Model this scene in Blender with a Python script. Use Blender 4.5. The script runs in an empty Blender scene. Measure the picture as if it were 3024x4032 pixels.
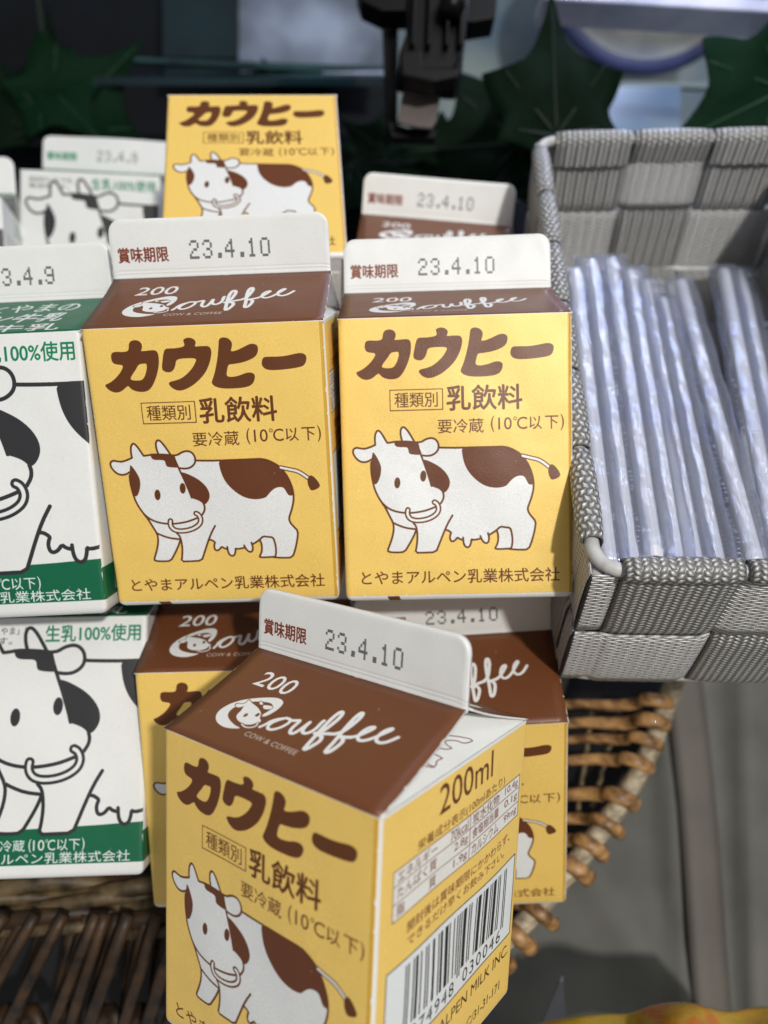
import bpy, bmesh, math, random
import numpy as np
from mathutils import Matrix, Vector
random.seed(7)
SC = bpy.context.scene
COL = SC.collection
MM = 0.001

# ---------------------------------------------------------------- camera
PITCH = math.radians(38)
CAM_Z = 0.42
FPX = 3200.0                                   # focal length in pixels of the 3024 x 4032 picture
_c, _s = math.cos(PITCH), math.sin(PITCH)
CB = Matrix(((1, 0, 0), (0, -_s, _c), (0, -_c, -_s)))   # columns: camera right, down, forward in world axes
CAM_LOC = Vector((0, 0, CAM_Z))
cam_d = bpy.data.cameras.new("camera")
cam = bpy.data.objects.new("camera", cam_d)
COL.objects.link(cam)
cam.matrix_world = Matrix.Translation(CAM_LOC) @ Matrix(((1, 0, 0), (0, _s, -_c), (0, _c, _s))).to_4x4()
cam_d.sensor_fit = 'VERTICAL'
cam_d.sensor_height = 36
cam_d.lens = 36 * FPX / 4032
cam_d.clip_start = 0.01
cam_d.clip_end = 20
cam_d.dof.use_dof = True
cam_d.dof.focus_distance = 0.190
cam_d.dof.aperture_fstop = 9.5
SC.camera = cam


def W(x, y, z):
    """camera-centred millimetres (right, down, forward) to world metres"""
    return CAM_LOC + CB @ Vector((x, y, z)) * MM


def at(px, py, z):
    """the place seen at a point of the photograph, z millimetres ahead of the lens"""
    return W((px - 1512) / FPX * z, (py - 2016) / FPX * z, z)


# ---------------------------------------------------------------- light and exposure
world = bpy.data.worlds.new("World")
SC.world = world
world.use_nodes = True
world.node_tree.nodes["Background"].inputs[0].default_value = (0.95, 0.97, 1.0, 1)
world.node_tree.nodes["Background"].inputs[1].default_value = 0.25
SC.view_settings.view_transform = 'Standard'
SC.view_settings.look = 'None'
SC.view_settings.exposure = 0.0


def lamp(name, loc, target, size, power, color, shape='DISK', size_y=None):
    d = bpy.data.lights.new(name, 'AREA')
    d.shape = shape
    d.size = size
    if size_y:
        d.size_y = size_y
    d.energy = power
    d.color = color
    o = bpy.data.objects.new(name, d)
    COL.objects.link(o)
    o.location = loc
    o.rotation_euler = (target - loc).to_track_quat('-Z', 'Y').to_euler()
    return o


KEY_DIR = Vector((0.29, -0.20, -0.94)).normalized()
ctr = W(0, 0, 225)
lamp("ceiling_spot_lamp", ctr + CB @ KEY_DIR * 1.3, ctr, 0.06, 12.6, (1.0, 0.965, 0.91))
lamp("overhead_fill_lamp", ctr + Vector((0.5, -0.3, 1.3)), ctr, 0.9, 4.0, (0.95, 0.97, 1.0), 'RECTANGLE', 0.5)  # added soft fill from overhead, not a known fixture
lamp("case_tube_lamp", W(150, -330, 330), W(90, 40, 300), 0.02, 0.5, (0.62, 0.70, 1.0), 'RECTANGLE', 0.35)

# ---------------------------------------------------------------- helpers: materials


def new_mat(name):
    m = bpy.data.materials.new(name)
    m.use_nodes = True
    nt = m.node_tree
    return m, nt, nt.nodes["Principled BSDF"]


def lin(r, g, b):
    return tuple(((c / 255) / 12.92 if c / 255 <= 0.04045 else ((c / 255 + 0.055) / 1.055) ** 2.4) for c in (r, g, b)) + (1,)


def noise_mat(name, c1, c2, scale=200, rough=0.5, bump=0.0, bscale=None, metallic=0.0, stretch=(1, 1, 1), coat=0.0, spec=0.5, bdist=0.0002, detail=4):
    m, nt, p = new_mat(name)
    tc = nt.nodes.new('ShaderNodeTexCoord')
    mp = nt.nodes.new('ShaderNodeMapping')
    mp.inputs['Scale'].default_value = stretch
    nt.links.new(tc.outputs['Object'], mp.inputs[0])
    n = nt.nodes.new('ShaderNodeTexNoise')
    n.inputs['Scale'].default_value = scale
    n.inputs['Detail'].default_value = detail
    nt.links.new(mp.outputs[0], n.inputs['Vector'])
    r = nt.nodes.new('ShaderNodeValToRGB')
    r.color_ramp.elements[0].position = 0.35
    r.color_ramp.elements[1].position = 0.65
    r.color_ramp.elements[0].color = c1
    r.color_ramp.elements[1].color = c2
    nt.links.new(n.outputs[0], r.inputs[0])
    nt.links.new(r.outputs[0], p.inputs['Base Color'])
    p.inputs['Roughness'].default_value = rough
    p.inputs['Metallic'].default_value = metallic
    p.inputs['Coat Weight'].default_value = coat
    p.inputs['Specular IOR Level'].default_value = spec
    if bump:
        n2 = nt.nodes.new('ShaderNodeTexNoise')
        n2.inputs['Scale'].default_value = bscale or scale * 3
        n2.inputs['Detail'].default_value = 3
        nt.links.new(mp.outputs[0], n2.inputs['Vector'])
        b = nt.nodes.new('ShaderNodeBump')
        b.inputs['Strength'].default_value = bump
        b.inputs['Distance'].default_value = bdist
        nt.links.new(n2.outputs[0], b.inputs['Height'])
        nt.links.new(b.outputs[0], p.inputs['Normal'])
    return m


# ---------------------------------------------------------------- helpers: objects
def tag(o, label=None, cat=None, group=None, kind=None):
    if label: o['label'] = label
    if cat: o['category'] = cat
    if group: o['group'] = group
    if kind: o['kind'] = kind
    return o


def empty(name, label, cat, matrix=None, group=None):
    o = bpy.data.objects.new(name, None)
    COL.objects.link(o)
    o.empty_display_size = 0.02
    if matrix is not None:
        o.matrix_world = matrix
    return tag(o, label, cat, group)


def link_mesh(name, me, mats, parent=None, smooth=True):
    if not isinstance(mats, (list, tuple)):
        mats = [mats]
    for m in mats:
        if len(me.materials) < len(mats):
            me.materials.append(m)
    if smooth:
        me.polygons.foreach_set('use_smooth', [True] * len(me.polygons))
    o = bpy.data.objects.new(name, me)
    COL.objects.link(o)
    if parent is not None:
        o.parent = parent
    return o


def mesh(name, verts, faces, mats, parent=None, uvs=None, midx=None, smooth=True):
    me = bpy.data.meshes.new(name)
    me.from_pydata([tuple(v) for v in verts], [], faces)
    if uvs is not None:                      # one uv per loop
        l = me.uv_layers.new(name='uv')
        l.data.foreach_set('uv', np.array(uvs, dtype=np.float32).ravel())
    if midx is not None:
        me.polygons.foreach_set('material_index', midx)
    me.update()
    return link_mesh(name, me, mats, parent, smooth)


class MB:
    """collects vertices and faces of one part"""
    def __init__(self):
        self.v, self.f = [], []

    def grid(self, rows, closed=False, flip=False):
        b = len(self.v)
        n = len(rows[0])
        for r in rows:
            self.v += [tuple(p) for p in r]
        for i in range(len(rows) - 1):
            for j in range(n if closed else n - 1):
                q = (b + i * n + j, b + i * n + (j + 1) % n, b + (i + 1) * n + (j + 1) % n, b + (i + 1) * n + j)
                self.f.append(q[::-1] if flip else q)

    def tube(self, pts, r, seg=8, caps=True, taper=None):
        pts = [Vector(p) for p in pts]
        rows = []
        up = Vector((0.13, 0.31, 0.94))
        for i, p in enumerate(pts):
            a = pts[max(0, i - 1)]
            c = pts[min(len(pts) - 1, i + 1)]
            t = (c - a).normalized()
            if i == 0:
                nrm = t.cross(up).normalized()
            else:
                nrm = (nrm - t * nrm.dot(t)).normalized()
            bi = t.cross(nrm)
            rr = r[i] if isinstance(r, (list, tuple)) else r
            rows.append([p + (nrm * math.cos(k * 2 * math.pi / seg) + bi * math.sin(k * 2 * math.pi / seg)) * rr for k in range(seg)])
        b = len(self.v)
        self.grid(rows, closed=True)
        if caps:
            n = len(rows)
            self.f.append(tuple(b + k for k in range(seg))[::-1])
            self.f.append(tuple(b + (n - 1) * seg + k for k in range(seg)))

    def box(self, c, sx, sy, sz, m=None):
        b = len(self.v)
        for z in (-1, 1):
            for (x, y) in ((-1, -1), (1, -1), (1, 1), (-1, 1)):
                p = Vector((x * sx / 2, y * sy / 2, z * sz / 2))
                if m is not None:
                    p = m @ p
                self.v.append(tuple(Vector(c) + p))
        for q in ((3, 2, 1, 0), (4, 5, 6, 7), (0, 1, 5, 4), (1, 2, 6, 5), (2, 3, 7, 6), (3, 0, 4, 7)):
            self.f.append(tuple(b + i for i in q))

    def build(self, name, mat, parent=None, smooth=True, bevel=0.0, seg=2):
        me = bpy.data.meshes.new(name)
        me.from_pydata(self.v, [], self.f)
        me.update()
        if bevel:
            bm = bmesh.new()
            bm.from_mesh(me)
            bmesh.ops.bevel(bm, geom=bm.edges[:] + bm.verts[:], offset=bevel, segments=seg, affect='EDGES', profile=0.5)
            bm.to_mesh(me)
            bm.free()
        return link_mesh(name, me, mat, parent, smooth)


def rodrigues(w):
    v = Vector(w)
    return Matrix.Rotation(v.length, 3, v.normalized())


def pose(p):
    """rotation vector + position measured from the lens (mm) to a world matrix; local axes in metres"""
    R = CB @ rodrigues(p[:3])
    return Matrix.Translation(W(*p[3:6])) @ R.to_4x4()


# ---------------------------------------------------------------- print: drawing flat art into colour grids
SS = 2
PX = 15                                       # pixels per millimetre


def chaikin(p, n=2, closed=False):
    p = np.array(p, float)
    for _ in range(n):
        if closed:
            q = np.roll(p, -1, 0)
            p = np.stack((p * .75 + q * .25, p * .25 + q * .75), 1).reshape(-1, 2)
        else:
            a, b = p[:-1], p[1:]
            m = np.stack((a * .75 + b * .25, a * .25 + b * .75), 1).reshape(-1, 2)
            p = np.vstack((p[:1], m[1:-1], p[-1:])) if len(p) > 2 else p
    return p


_glyphs = {}


def glyphs(s, bold, spacing=1.0, shear=0.0):
    k = (s, bold, spacing, shear)
    if k not in _glyphs:
        cu = bpy.data.curves.new('t', 'FONT')
        cu.body = s
        cu.offset = bold
        cu.space_character = spacing
        cu.shear = shear
        cu.resolution_u = 3
        ob = bpy.data.objects.new('t', cu)
        COL.objects.link(ob)
        dg = bpy.context.evaluated_depsgraph_get()
        me = ob.evaluated_get(dg).to_mesh()
        me.calc_loop_triangles()
        v = np.array([tuple(x.co)[:2] for x in me.vertices])
        t = np.array([tuple(x.vertices) for x in me.loop_triangles])
        ob.evaluated_get(dg).to_mesh_clear()
        bpy.data.objects.remove(ob)
        bpy.data.curves.remove(cu)
        lo, hi = v.min(0), v.max(0)
        v = (v - lo) / (hi - lo)
        v[:, 1] = 1 - v[:, 1]
        _glyphs[k] = v[t]
    return _glyphs[k]


class Canvas:
    """u to the right and v downwards in millimetres"""
    def __init__(self, w, h, bg, px=PX):
        self.w, self.h = w, h
        self.s = px * SS
        self.W, self.H = int(w * px) * SS, int(h * px) * SS
        self.a = np.empty((self.H, self.W, 3), np.float32)
        self.a[:] = np.array(bg, np.float32) / 255

    def _bb(self, lo, hi):
        x0 = max(0, int(lo[0])); y0 = max(0, int(lo[1]))
        x1 = min(self.W, int(hi[0]) + 2); y1 = min(self.H, int(hi[1]) + 2)
        return x0, y0, x1, y1

    def poly(self, pts, col, closed_smooth=0, holes=()):
        loops = [pts] + list(holes)
        loops = [np.array(chaikin(l, closed_smooth, True) if closed_smooth else l, float) * self.s for l in loops]
        x0, y0, x1, y1 = self._bb(loops[0].min(0), loops[0].max(0))
        if x1 <= x0 or y1 <= y0:
            return
        m = np.zeros((y1 - y0, x1 - x0), bool)
        xs = np.arange(x0, x1) + .5
        for l in loops:
            for a, b in zip(l, np.roll(l, -1, 0)):
                if a[1] == b[1]:
                    continue
                lo, hi = min(a[1], b[1]), max(a[1], b[1])
                r0, r1 = max(y0, math.ceil(lo - .5)), min(y1, math.ceil(hi - .5))
                if r1 <= r0:
                    continue
                ys = np.arange(r0, r1) + .5
                xi = a[0] + (ys - a[1]) / (b[1] - a[1]) * (b[0] - a[0])
                m[r0 - y0:r1 - y0] ^= xs[None, :] > xi[:, None]
        self.a[y0:y1, x0:x1][m] = np.array(col, np.float32) / 255

    def rect(self, x0, y0, x1, y1, col):
        s = self.s
        self.a[max(0, int(y0 * s)):max(0, int(y1 * s)), max(0, int(x0 * s)):max(0, int(x1 * s))] = np.array(col, np.float32) / 255

    def frame(self, x0, y0, x1, y1, w, col):
        self.rect(x0, y0, x1, y0 + w, col); self.rect(x0, y1 - w, x1, y1, col)
        self.rect(x0, y0, x0 + w, y1, col); self.rect(x1 - w, y0, x1, y1, col)

    def stroke(self, pts, wd, col, smooth=2):
        p = chaikin(pts, smooth) * self.s
        r = wd * self.s / 2
        for a, b in zip(p[:-1], p[1:]):
            x0, y0, x1, y1 = self._bb(np.minimum(a, b) - r, np.maximum(a, b) + r)
            if x1 <= x0 or y1 <= y0:
                continue
            X, Y = np.meshgrid(np.arange(x0, x1) + .5, np.arange(y0, y1) + .5)
            d = b - a
            L = max(1e-6, d @ d)
            t = np.clip(((X - a[0]) * d[0] + (Y - a[1]) * d[1]) / L, 0, 1)
            m = (X - a[0] - t * d[0]) ** 2 + (Y - a[1] - t * d[1]) ** 2 <= r * r
            self.a[y0:y1, x0:x1][m] = np.array(col, np.float32) / 255

    def ellipse(self, cx, cy, rx, ry, col, tilt=0.0):
        t = np.linspace(0, 2 * math.pi, 40, endpoint=False)
        x, y = rx * np.cos(t), ry * np.sin(t)
        c, s = math.cos(tilt), math.sin(tilt)
        self.poly(np.stack((cx + x * c - y * s, cy + x * s + y * c), 1), col)

    def text(self, s, x0, y0, x1, y1, col, bold=0.0, spacing=1.0, shear=0.0, tl=None):
        """fit the string's ink into the box; tl: optional function (u,v in 0..1) -> mm for slanted boxes"""
        T = glyphs(s, 0.0, spacing, shear)
        if bold:                              # heavier weight: the same glyphs laid down again, slightly shifted
            b = bold * (y1 - y0) * .9
            for dx, dy in ((b, 0), (-b, 0), (0, b), (0, -b)):
                self.text(s, x0 + dx, y0 + dy, x1 + dx, y1 + dy, col, 0.0, spacing, shear)
        if tl is None:
            P = T * np.array((x1 - x0, y1 - y0)) + np.array((x0, y0))
        else:
            P = tl(T)
        P = P * self.s
        c = np.array(col, np.float32) / 255
        for t in P:
            bx0, by0, bx1, by1 = self._bb(t.min(0), t.max(0))
            if bx1 <= bx0 or by1 <= by0:
                continue
            X = np.arange(bx0, bx1) + .5
            Y = (np.arange(by0, by1) + .5)[:, None]
            e = [(t[(i + 1) % 3][0] - t[i][0]) * (Y - t[i][1]) - (t[(i + 1) % 3][1] - t[i][1]) * (X - t[i][0]) for i in range(3)]
            m = ((e[0] >= 0) & (e[1] >= 0) & (e[2] >= 0)) | ((e[0] <= 0) & (e[1] <= 0) & (e[2] <= 0))
            self.a[by0:by1, bx0:bx1][m] = c

    def image(self, name, non_color=False):
        h, w = self.H // SS, self.W // SS
        a = self.a.reshape(h, SS, w, SS, 3).mean((1, 3))[::-1]
        im = bpy.data.images.new(name, w, h)
        if non_color:
            im.colorspace_settings.name = 'Non-Color'
        px = np.ones((h, w, 4), np.float32)
        px[..., :3] = a
        im.pixels.foreach_set(px.ravel())
        im.update()
        im.pack()
        return im


# outlines of the printed drawings, millimetres on the panel they are printed on
ART = {"ka":[[11.0,3.74], [11.48,3.06], [12.54,2.81], [13.58,3.12], [14.13,3.9], [14.0,4.86], [13.6,5.48], [15.11,5.41], [16.52,5.28], [17.39,5.48], [17.76,6.36], [17.68,8.44],
    [17.1,10.51], [16.36,12.23], [15.44,13.78], [14.54,14.62], [13.47,14.95], [12.06,14.91], [10.83,14.52], [10.14,13.98], [9.73,13.37], [9.08,13.78], [8.0,14.62],
    [6.93,14.94], [5.87,14.81], [4.83,14.18], [4.25,13.47], [4.19,12.94], [4.87,12.79], [6.12,12.12], [7.39,11.11], [8.48,9.92], [9.22,8.55], [7.64,8.33], [6.76,8.06],
    [6.43,7.25], [6.46,6.21], [6.76,5.59], [7.54,5.37], [8.95,5.48], [10.18,5.45], [10.72,5.19], [10.95,4.43]], "ka_hole":[[12.75,8.47], [13.98,8.33], [14.76,8.36],
    [14.66,9.57], [14.09,11.12], [13.36,12.08], [12.3,12.29], [10.89,12.15], [10.37,11.79], [11.1,10.69], [12.01,9.67]], "u":[[23.94,3.07], [25.0,2.69], [26.22,2.96],
    [26.84,3.67], [26.64,4.53], [26.36,4.87], [28.81,4.77], [29.86,4.9], [30.3,5.68], [30.17,7.06], [29.62,8.78], [28.53,10.83], [26.91,12.52], [25.13,13.87], [23.35,14.69],
    [21.93,15.0], [20.71,14.62], [19.84,13.9], [19.44,13.19], [19.87,12.75], [21.11,12.54], [22.7,12.06], [24.13,11.05], [25.38,9.87], [26.29,8.51], [26.66,7.58],
    [24.55,7.42], [22.44,7.53], [21.73,7.93], [21.54,8.9], [21.06,9.92], [20.27,10.6], [19.04,10.49], [18.34,10.02], [18.25,9.32], [18.57,7.77], [18.88,6.39], [19.26,5.36],
    [19.86,5.03], [21.79,5.09], [23.55,4.86], [24.19,4.46], [23.93,3.69]], "hi":[[32.27,3.48], [32.87,2.98], [33.92,3.01], [34.78,3.45], [35.33,4.26], [35.17,5.3],
    [34.74,6.32], [36.14,6.12], [37.9,5.37], [39.31,4.72], [40.36,4.65], [41.23,5.12], [41.32,6.16], [40.85,7.36], [39.61,8.19], [37.5,8.89], [35.04,9.21], [33.99,9.25],
    [33.55,10.62], [33.32,12.01], [34.65,12.22], [36.4,11.92], [38.17,11.27], [39.39,11.31], [40.09,11.85], [39.97,12.89], [39.35,14.09], [37.77,14.74], [34.95,14.91],
    [32.14,14.83], [30.57,14.37], [29.7,13.65], [29.79,12.95], [30.44,11.58], [31.0,9.86], [31.56,7.79], [31.95,5.72], [32.15,4.34]], "bar":[[41.98,8.6], [42.41,7.85],
    [43.46,7.78], [46.26,7.86], [48.35,7.64], [50.1,7.28], [51.15,7.2], [52.02,7.4], [52.54,8.04], [52.35,9.24], [51.82,10.09], [50.77,10.48], [48.32,10.79], [45.52,10.96],
    [43.43,10.9], [42.38,10.45], [41.87,9.64]], "S":{"earL":[[7.51,34.31], [6.64,34.85], [5.49,35.11], [4.36,34.8], [3.44,33.92], [2.9,32.96], [2.82,32.2], [3.12,31.64],
    [3.79,31.43], [4.64,31.63], [5.59,31.76], [6.54,31.58], [7.69,31.16], [8.4,30.84]], "hornL":[[8.4,30.84], [8.33,29.89], [8.36,28.76], [8.57,27.92], [9.02,27.33],
    [9.49,27.44], [10.13,28.24], [10.76,29.39], [11.34,30.44]], "top":[[11.34,30.44], [12.25,30.37], [13.39,30.17], [14.71,30.15], [16.41,30.25], [18.01,30.42],
    [18.86,30.54]], "hornR":[[15.05,30.1], [14.74,28.93], [14.67,27.8], [14.88,26.96], [15.36,26.63], [15.92,26.89], [16.65,27.85], [17.38,29.09], [18.07,30.37]],
    "earR":[[18.67,30.53], [19.81,30.41], [20.57,29.92], [21.52,29.57], [22.47,29.5], [23.31,29.9], [23.86,30.67], [24.03,31.61], [23.82,32.55], [23.14,33.29], [22.19,33.79],
    [21.05,33.89], [19.88,33.73]], "back":[[24.12,31.9], [26.19,32.01], [29.77,32.1], [33.6,32.05], [37.74,32.06], [39.62,32.05], [41.12,32.33], [42.62,33.03], [44.11,34.01],
    [45.59,35.93], [46.42,37.65], [47.02,39.55], [47.23,41.26], [47.12,42.96], [46.62,44.84], [46.04,46.35], [45.65,47.48], [45.92,48.53], [46.58,49.41], [47.7,50.77],
    [47.39,52.86], [46.7,55.52], [45.82,57.71], [43.64,57.75], [41.08,57.5]], "ridge":[[18.76,30.63], [19.11,32.05], [19.55,33.38], [20.0,34.72], [20.62,36.43],
    [21.15,38.15], [21.68,39.87], [22.03,41.3]], "face":[[7.28,35.15], [7.19,36.86], [7.34,38.57], [7.63,40.28], [7.97,41.81], [8.69,43.54], [9.6,45.09], [10.71,46.26],
    [12.02,47.06], [13.53,47.57], [15.24,47.86], [16.76,47.9], [18.29,47.78], [20.19,47.48], [21.72,47.0], [22.87,46.56]], "nose":[[24.84,42.89], [25.05,43.75], [24.9,44.7],
    [24.22,45.73]], "neck":[[9.6,45.09], [10.51,46.45], [11.42,48.38], [12.33,50.22], [12.48,51.47], [12.25,53.19], [11.63,55.1], [10.72,57.29], [11.38,57.6], [13.1,57.73],
    [15.01,57.64], [16.2,55.78], [17.39,53.7], [18.0,52.18]], "chest":[[12.33,50.22], [13.64,50.92], [15.53,51.64], [17.91,51.98]], "leg2":[[17.37,50.44], [18.02,51.22],
    [18.24,52.56], [18.3,54.1], [18.1,56.02], [17.68,57.93], [19.97,57.89], [22.83,57.86], [23.63,55.95], [24.64,53.48], [25.83,50.83], [27.1,48.75]], "udA":[[25.13,52.34],
    [25.8,52.4], [26.36,52.75], [26.7,53.11], [26.44,53.62], [26.33,54.29], [26.51,55.06], [26.98,55.3], [27.65,54.99], [28.24,54.23], [28.8,54.73], [29.65,54.94]],
    "udB":[[29.63,54.36], [29.7,55.71], [30.07,56.58], [30.73,56.88], [31.31,56.51], [31.61,55.56], [31.68,54.79], [32.09,55.05], [33.81,54.75]], "udC":[[33.91,54.08],
    [34.28,55.04], [34.84,55.73], [35.5,55.94], [35.98,55.47], [36.09,54.51], [35.82,53.39]], "udD":[[36.1,53.84], [37.06,53.29], [38.02,52.64], [38.88,51.8], [40.11,52.02],
    [41.34,52.15], [41.7,53.49], [41.87,55.03], [41.76,56.56], [41.46,57.42]], "leg3":[[38.01,52.83], [38.34,53.8], [38.32,55.33], [38.06,56.28], [37.48,57.23],
    [37.95,57.43], [39.66,57.43], [41.46,57.36]]}, "ring":[[16.08,47.12], [15.9,47.92], [16.17,48.88], [16.91,49.57], [18.24,49.88], [20.15,49.74], [21.87,49.2],
    [23.22,48.28], [23.71,47.24], [23.6,46.29], [23.18,45.61], [22.71,45.37]], "tail":[[44.57,34.43], [46.73,35.01], [48.41,35.43], [49.72,36.22], [51.31,37.54]],
    "sil":[[7.28,35.15], [6.64,34.85], [5.49,35.11], [4.36,34.8], [3.44,33.92], [2.9,32.96], [2.82,32.2], [3.12,31.64], [3.79,31.43], [4.64,31.63], [5.59,31.76],
    [6.54,31.58], [7.69,31.16], [8.4,30.84], [8.33,29.89], [8.36,28.76], [8.57,27.92], [9.02,27.33], [9.49,27.44], [10.13,28.24], [10.76,29.39], [11.34,30.44], [13.01,30.24],
    [15.05,30.1], [14.74,28.93], [14.67,27.8], [14.88,26.96], [15.36,26.63], [15.92,26.89], [16.65,27.85], [17.38,29.09], [18.07,30.37], [19.81,30.41], [20.57,29.92],
    [21.52,29.57], [22.47,29.5], [23.31,29.9], [23.86,30.67], [24.03,31.61], [26.19,32.01], [29.77,32.1], [33.6,32.05], [37.74,32.06], [39.62,32.05], [41.12,32.33],
    [42.62,33.03], [44.11,34.01], [45.59,35.93], [46.42,37.65], [47.02,39.55], [47.23,41.26], [47.12,42.96], [46.62,44.84], [46.04,46.35], [45.65,47.48], [45.92,48.53],
    [46.58,49.41], [47.7,50.77], [47.39,52.86], [46.7,55.52], [45.82,57.71], [43.64,57.75], [41.46,57.42], [39.66,57.43], [37.48,57.23], [38.06,56.28], [38.32,55.33],
    [38.34,53.8], [38.01,52.83], [36.1,53.84], [36.09,54.51], [35.98,55.47], [35.5,55.94], [34.84,55.73], [34.28,55.04], [33.9,54.65], [31.68,54.99], [31.61,55.56],
    [31.31,56.51], [30.73,56.88], [30.07,56.58], [29.7,55.71], [29.62,54.94], [28.8,54.73], [28.24,54.23], [27.65,54.99], [26.98,55.3], [26.51,55.06], [26.33,54.29],
    [26.44,53.62], [26.7,53.11], [26.36,52.75], [25.8,52.4], [25.13,52.34], [24.64,53.48], [23.63,55.95], [22.83,57.86], [19.97,57.89], [17.68,57.93], [18.1,56.02],
    [18.3,54.1], [18.18,52.56], [17.91,51.98], [17.39,53.7], [16.2,55.78], [15.01,57.64], [13.1,57.73], [10.72,57.29], [11.63,55.1], [12.25,53.19], [12.48,51.47],
    [12.33,50.22], [11.42,48.38], [10.51,46.45], [9.6,45.09], [8.69,43.54], [7.97,41.81], [7.63,40.28], [7.34,38.57], [7.19,36.86]], "pt":[[13.01,30.29], [14.71,30.15],
    [18.01,30.33], [18.76,30.63], [19.11,32.05], [19.55,33.57], [18.6,33.55], [17.47,33.43], [16.72,33.22], [16.55,32.55], [16.47,31.89], [16.0,31.6], [14.87,31.57],
    [13.83,31.5], [13.27,31.15], [13.09,30.58]], "hr":[[15.28,30.15], [15.02,28.93], [15.01,27.81], [15.2,27.15], [15.45,26.97], [15.73,27.17], [16.37,28.12], [17.09,29.36],
    [17.69,30.28]], "pl":[[7.74,32.52], [8.39,33.29], [9.11,34.63], [9.64,35.97], [9.71,37.11], [9.49,38.43], [8.98,39.75], [8.48,40.49], [8.0,40.63], [7.55,39.9],
    [7.27,38.19], [7.2,36.67], [7.24,35.15], [7.46,34.02], [7.59,33.27]], "pr":[[20.0,34.72], [21.03,34.93], [22.34,35.53], [24.02,36.52], [25.32,37.69], [26.24,39.03],
    [26.63,40.37], [26.48,41.51], [25.89,42.54], [25.22,43.09], [24.75,42.98], [24.1,42.3], [23.16,41.8], [22.03,41.43], [21.68,39.87], [21.15,38.15], [20.62,36.43]],
    "body":[[29.59,31.94], [33.6,31.95], [37.74,31.87], [39.62,31.88], [41.12,32.18], [42.62,32.88], [44.11,33.95], [45.59,35.74], [46.51,37.65], [47.15,39.55],
    [47.32,41.45], [46.75,41.59], [46.0,41.51], [45.63,40.84], [45.17,39.88], [44.8,39.4], [43.86,39.24], [42.73,39.54], [41.77,40.27], [41.01,41.1], [40.43,41.75],
    [39.3,42.05], [37.97,42.17], [36.47,41.98], [34.96,41.43], [33.47,40.44], [31.98,38.99], [30.87,37.45], [30.15,35.73], [29.8,34.02]], "tip":[[51.41,36.64], [52.25,36.85],
    [53.09,37.81], [53.74,38.87], [53.83,39.53], [53.26,40.08], [52.32,40.44], [51.56,40.51], [51.1,39.65], [50.79,38.51], [50.93,37.48]], "Lg":{"c":[[16.39,7.44],
    [14.44,6.48], [12.68,6.04], [10.8,6.25], [9.28,6.83], [8.04,7.96], [7.42,9.39], [7.54,11.16], [8.36,13.01], [9.97,14.86], [12.0,16.27], [14.21,17.49], [16.3,18.4],
    [17.99,18.53], [19.16,17.93], [19.51,17.01], [19.56,15.55], [19.1,13.69], [18.42,12.49], [17.6,12.22], [17.56,13.04], [17.91,14.02], [18.13,15.16], [17.63,16.23],
    [16.12,16.59], [13.01,15.6], [10.78,14.02], [9.78,11.96], [9.81,10.4], [10.45,9.2], [12.13,8.25], [14.3,7.54]], "head":[[9.22,12.72], [9.3,13.41], [10.66,13.75],
    [11.17,14.4], [10.96,15.4], [11.36,15.57], [12.22,15.05], [13.88,14.66], [15.44,14.16], [17.03,13.23], [17.71,12.68], [17.88,11.72], [18.94,11.15], [19.22,10.46],
    [18.34,9.88], [17.99,9.13], [16.21,8.36], [14.76,8.56], [13.51,8.84], [12.44,9.62], [12.02,10.36], [12.04,11.55], [11.7,12.68], [11.37,13.4], [11.2,12.81], [10.58,12.3],
    [9.75,12.29]], "earR":[[15.34,15.06], [15.99,15.54], [17.17,15.82], [17.92,15.79], [18.13,15.16], [17.29,14.51], [16.31,14.4]], "hornR":[[14.47,15.13], [14.03,15.8],
    [14.01,16.23], [14.76,15.89], [15.51,15.34]], "line":[[15.38,15.29], [16.47,13.83], [17.6,12.22]], "eyes":[[14.14,11.09], [16.54,12.27]], "ring":[[15.42,8.51],
    [16.54,8.02], [17.97,8.4], [18.83,9.29], [18.49,10.23]], "o":[[19.72,9.55], [20.37,10.75], [20.66,11.97], [21.57,13.09], [23.0,14.02], [22.26,13.3], [21.35,11.98],
    [21.06,10.64], [21.66,9.79], [22.59,9.83], [23.72,10.87], [24.49,12.31], [24.72,13.7], [24.11,14.25], [23.08,14.13]], "w":[[24.52,13.93], [25.72,14.44], [26.54,14.87],
    [26.47,13.56], [26.36,11.92], [26.9,10.79], [27.75,10.89], [28.31,12.57], [28.56,14.25], [28.81,15.56], [28.68,13.71], [29.04,12.3], [29.88,11.88], [30.8,12.75],
    [31.23,14.21], [31.13,15.95], [31.26,16.8]], "f1":[[31.92,12.96], [33.01,14.01], [33.54,16.58], [33.84,19.1], [33.51,20.58], [32.78,20.48], [32.38,18.48], [32.33,15.67],
    [32.5,12.25], [32.68,9.31], [32.77,8.24], [33.29,8.39], [33.85,9.82], [34.36,11.54], [33.93,12.87], [32.63,12.88], [33.83,13.79], [35.84,14.46]], "f2":[[35.8,14.52],
    [37.05,15.75], [37.61,18.32], [37.93,20.43], [37.71,22.02], [37.04,21.86], [36.72,19.52], [36.83,16.04], [37.16,12.77], [37.16,9.81], [37.55,9.33], [38.14,9.95],
    [38.6,11.72], [38.79,13.48], [37.92,14.41], [36.64,14.24], [38.27,14.56], [39.66,15.17]], "e":[[39.66,15.17], [40.73,16.2], [41.72,17.77], [42.49,19.25], [42.12,19.55],
    [41.22,18.9], [40.6,17.21], [40.7,15.62], [41.68,14.92], [42.95,15.66], [44.04,17.07], [45.16,18.87], [46.08,20.33], [45.84,20.69], [44.88,19.7], [44.32,17.94],
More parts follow.
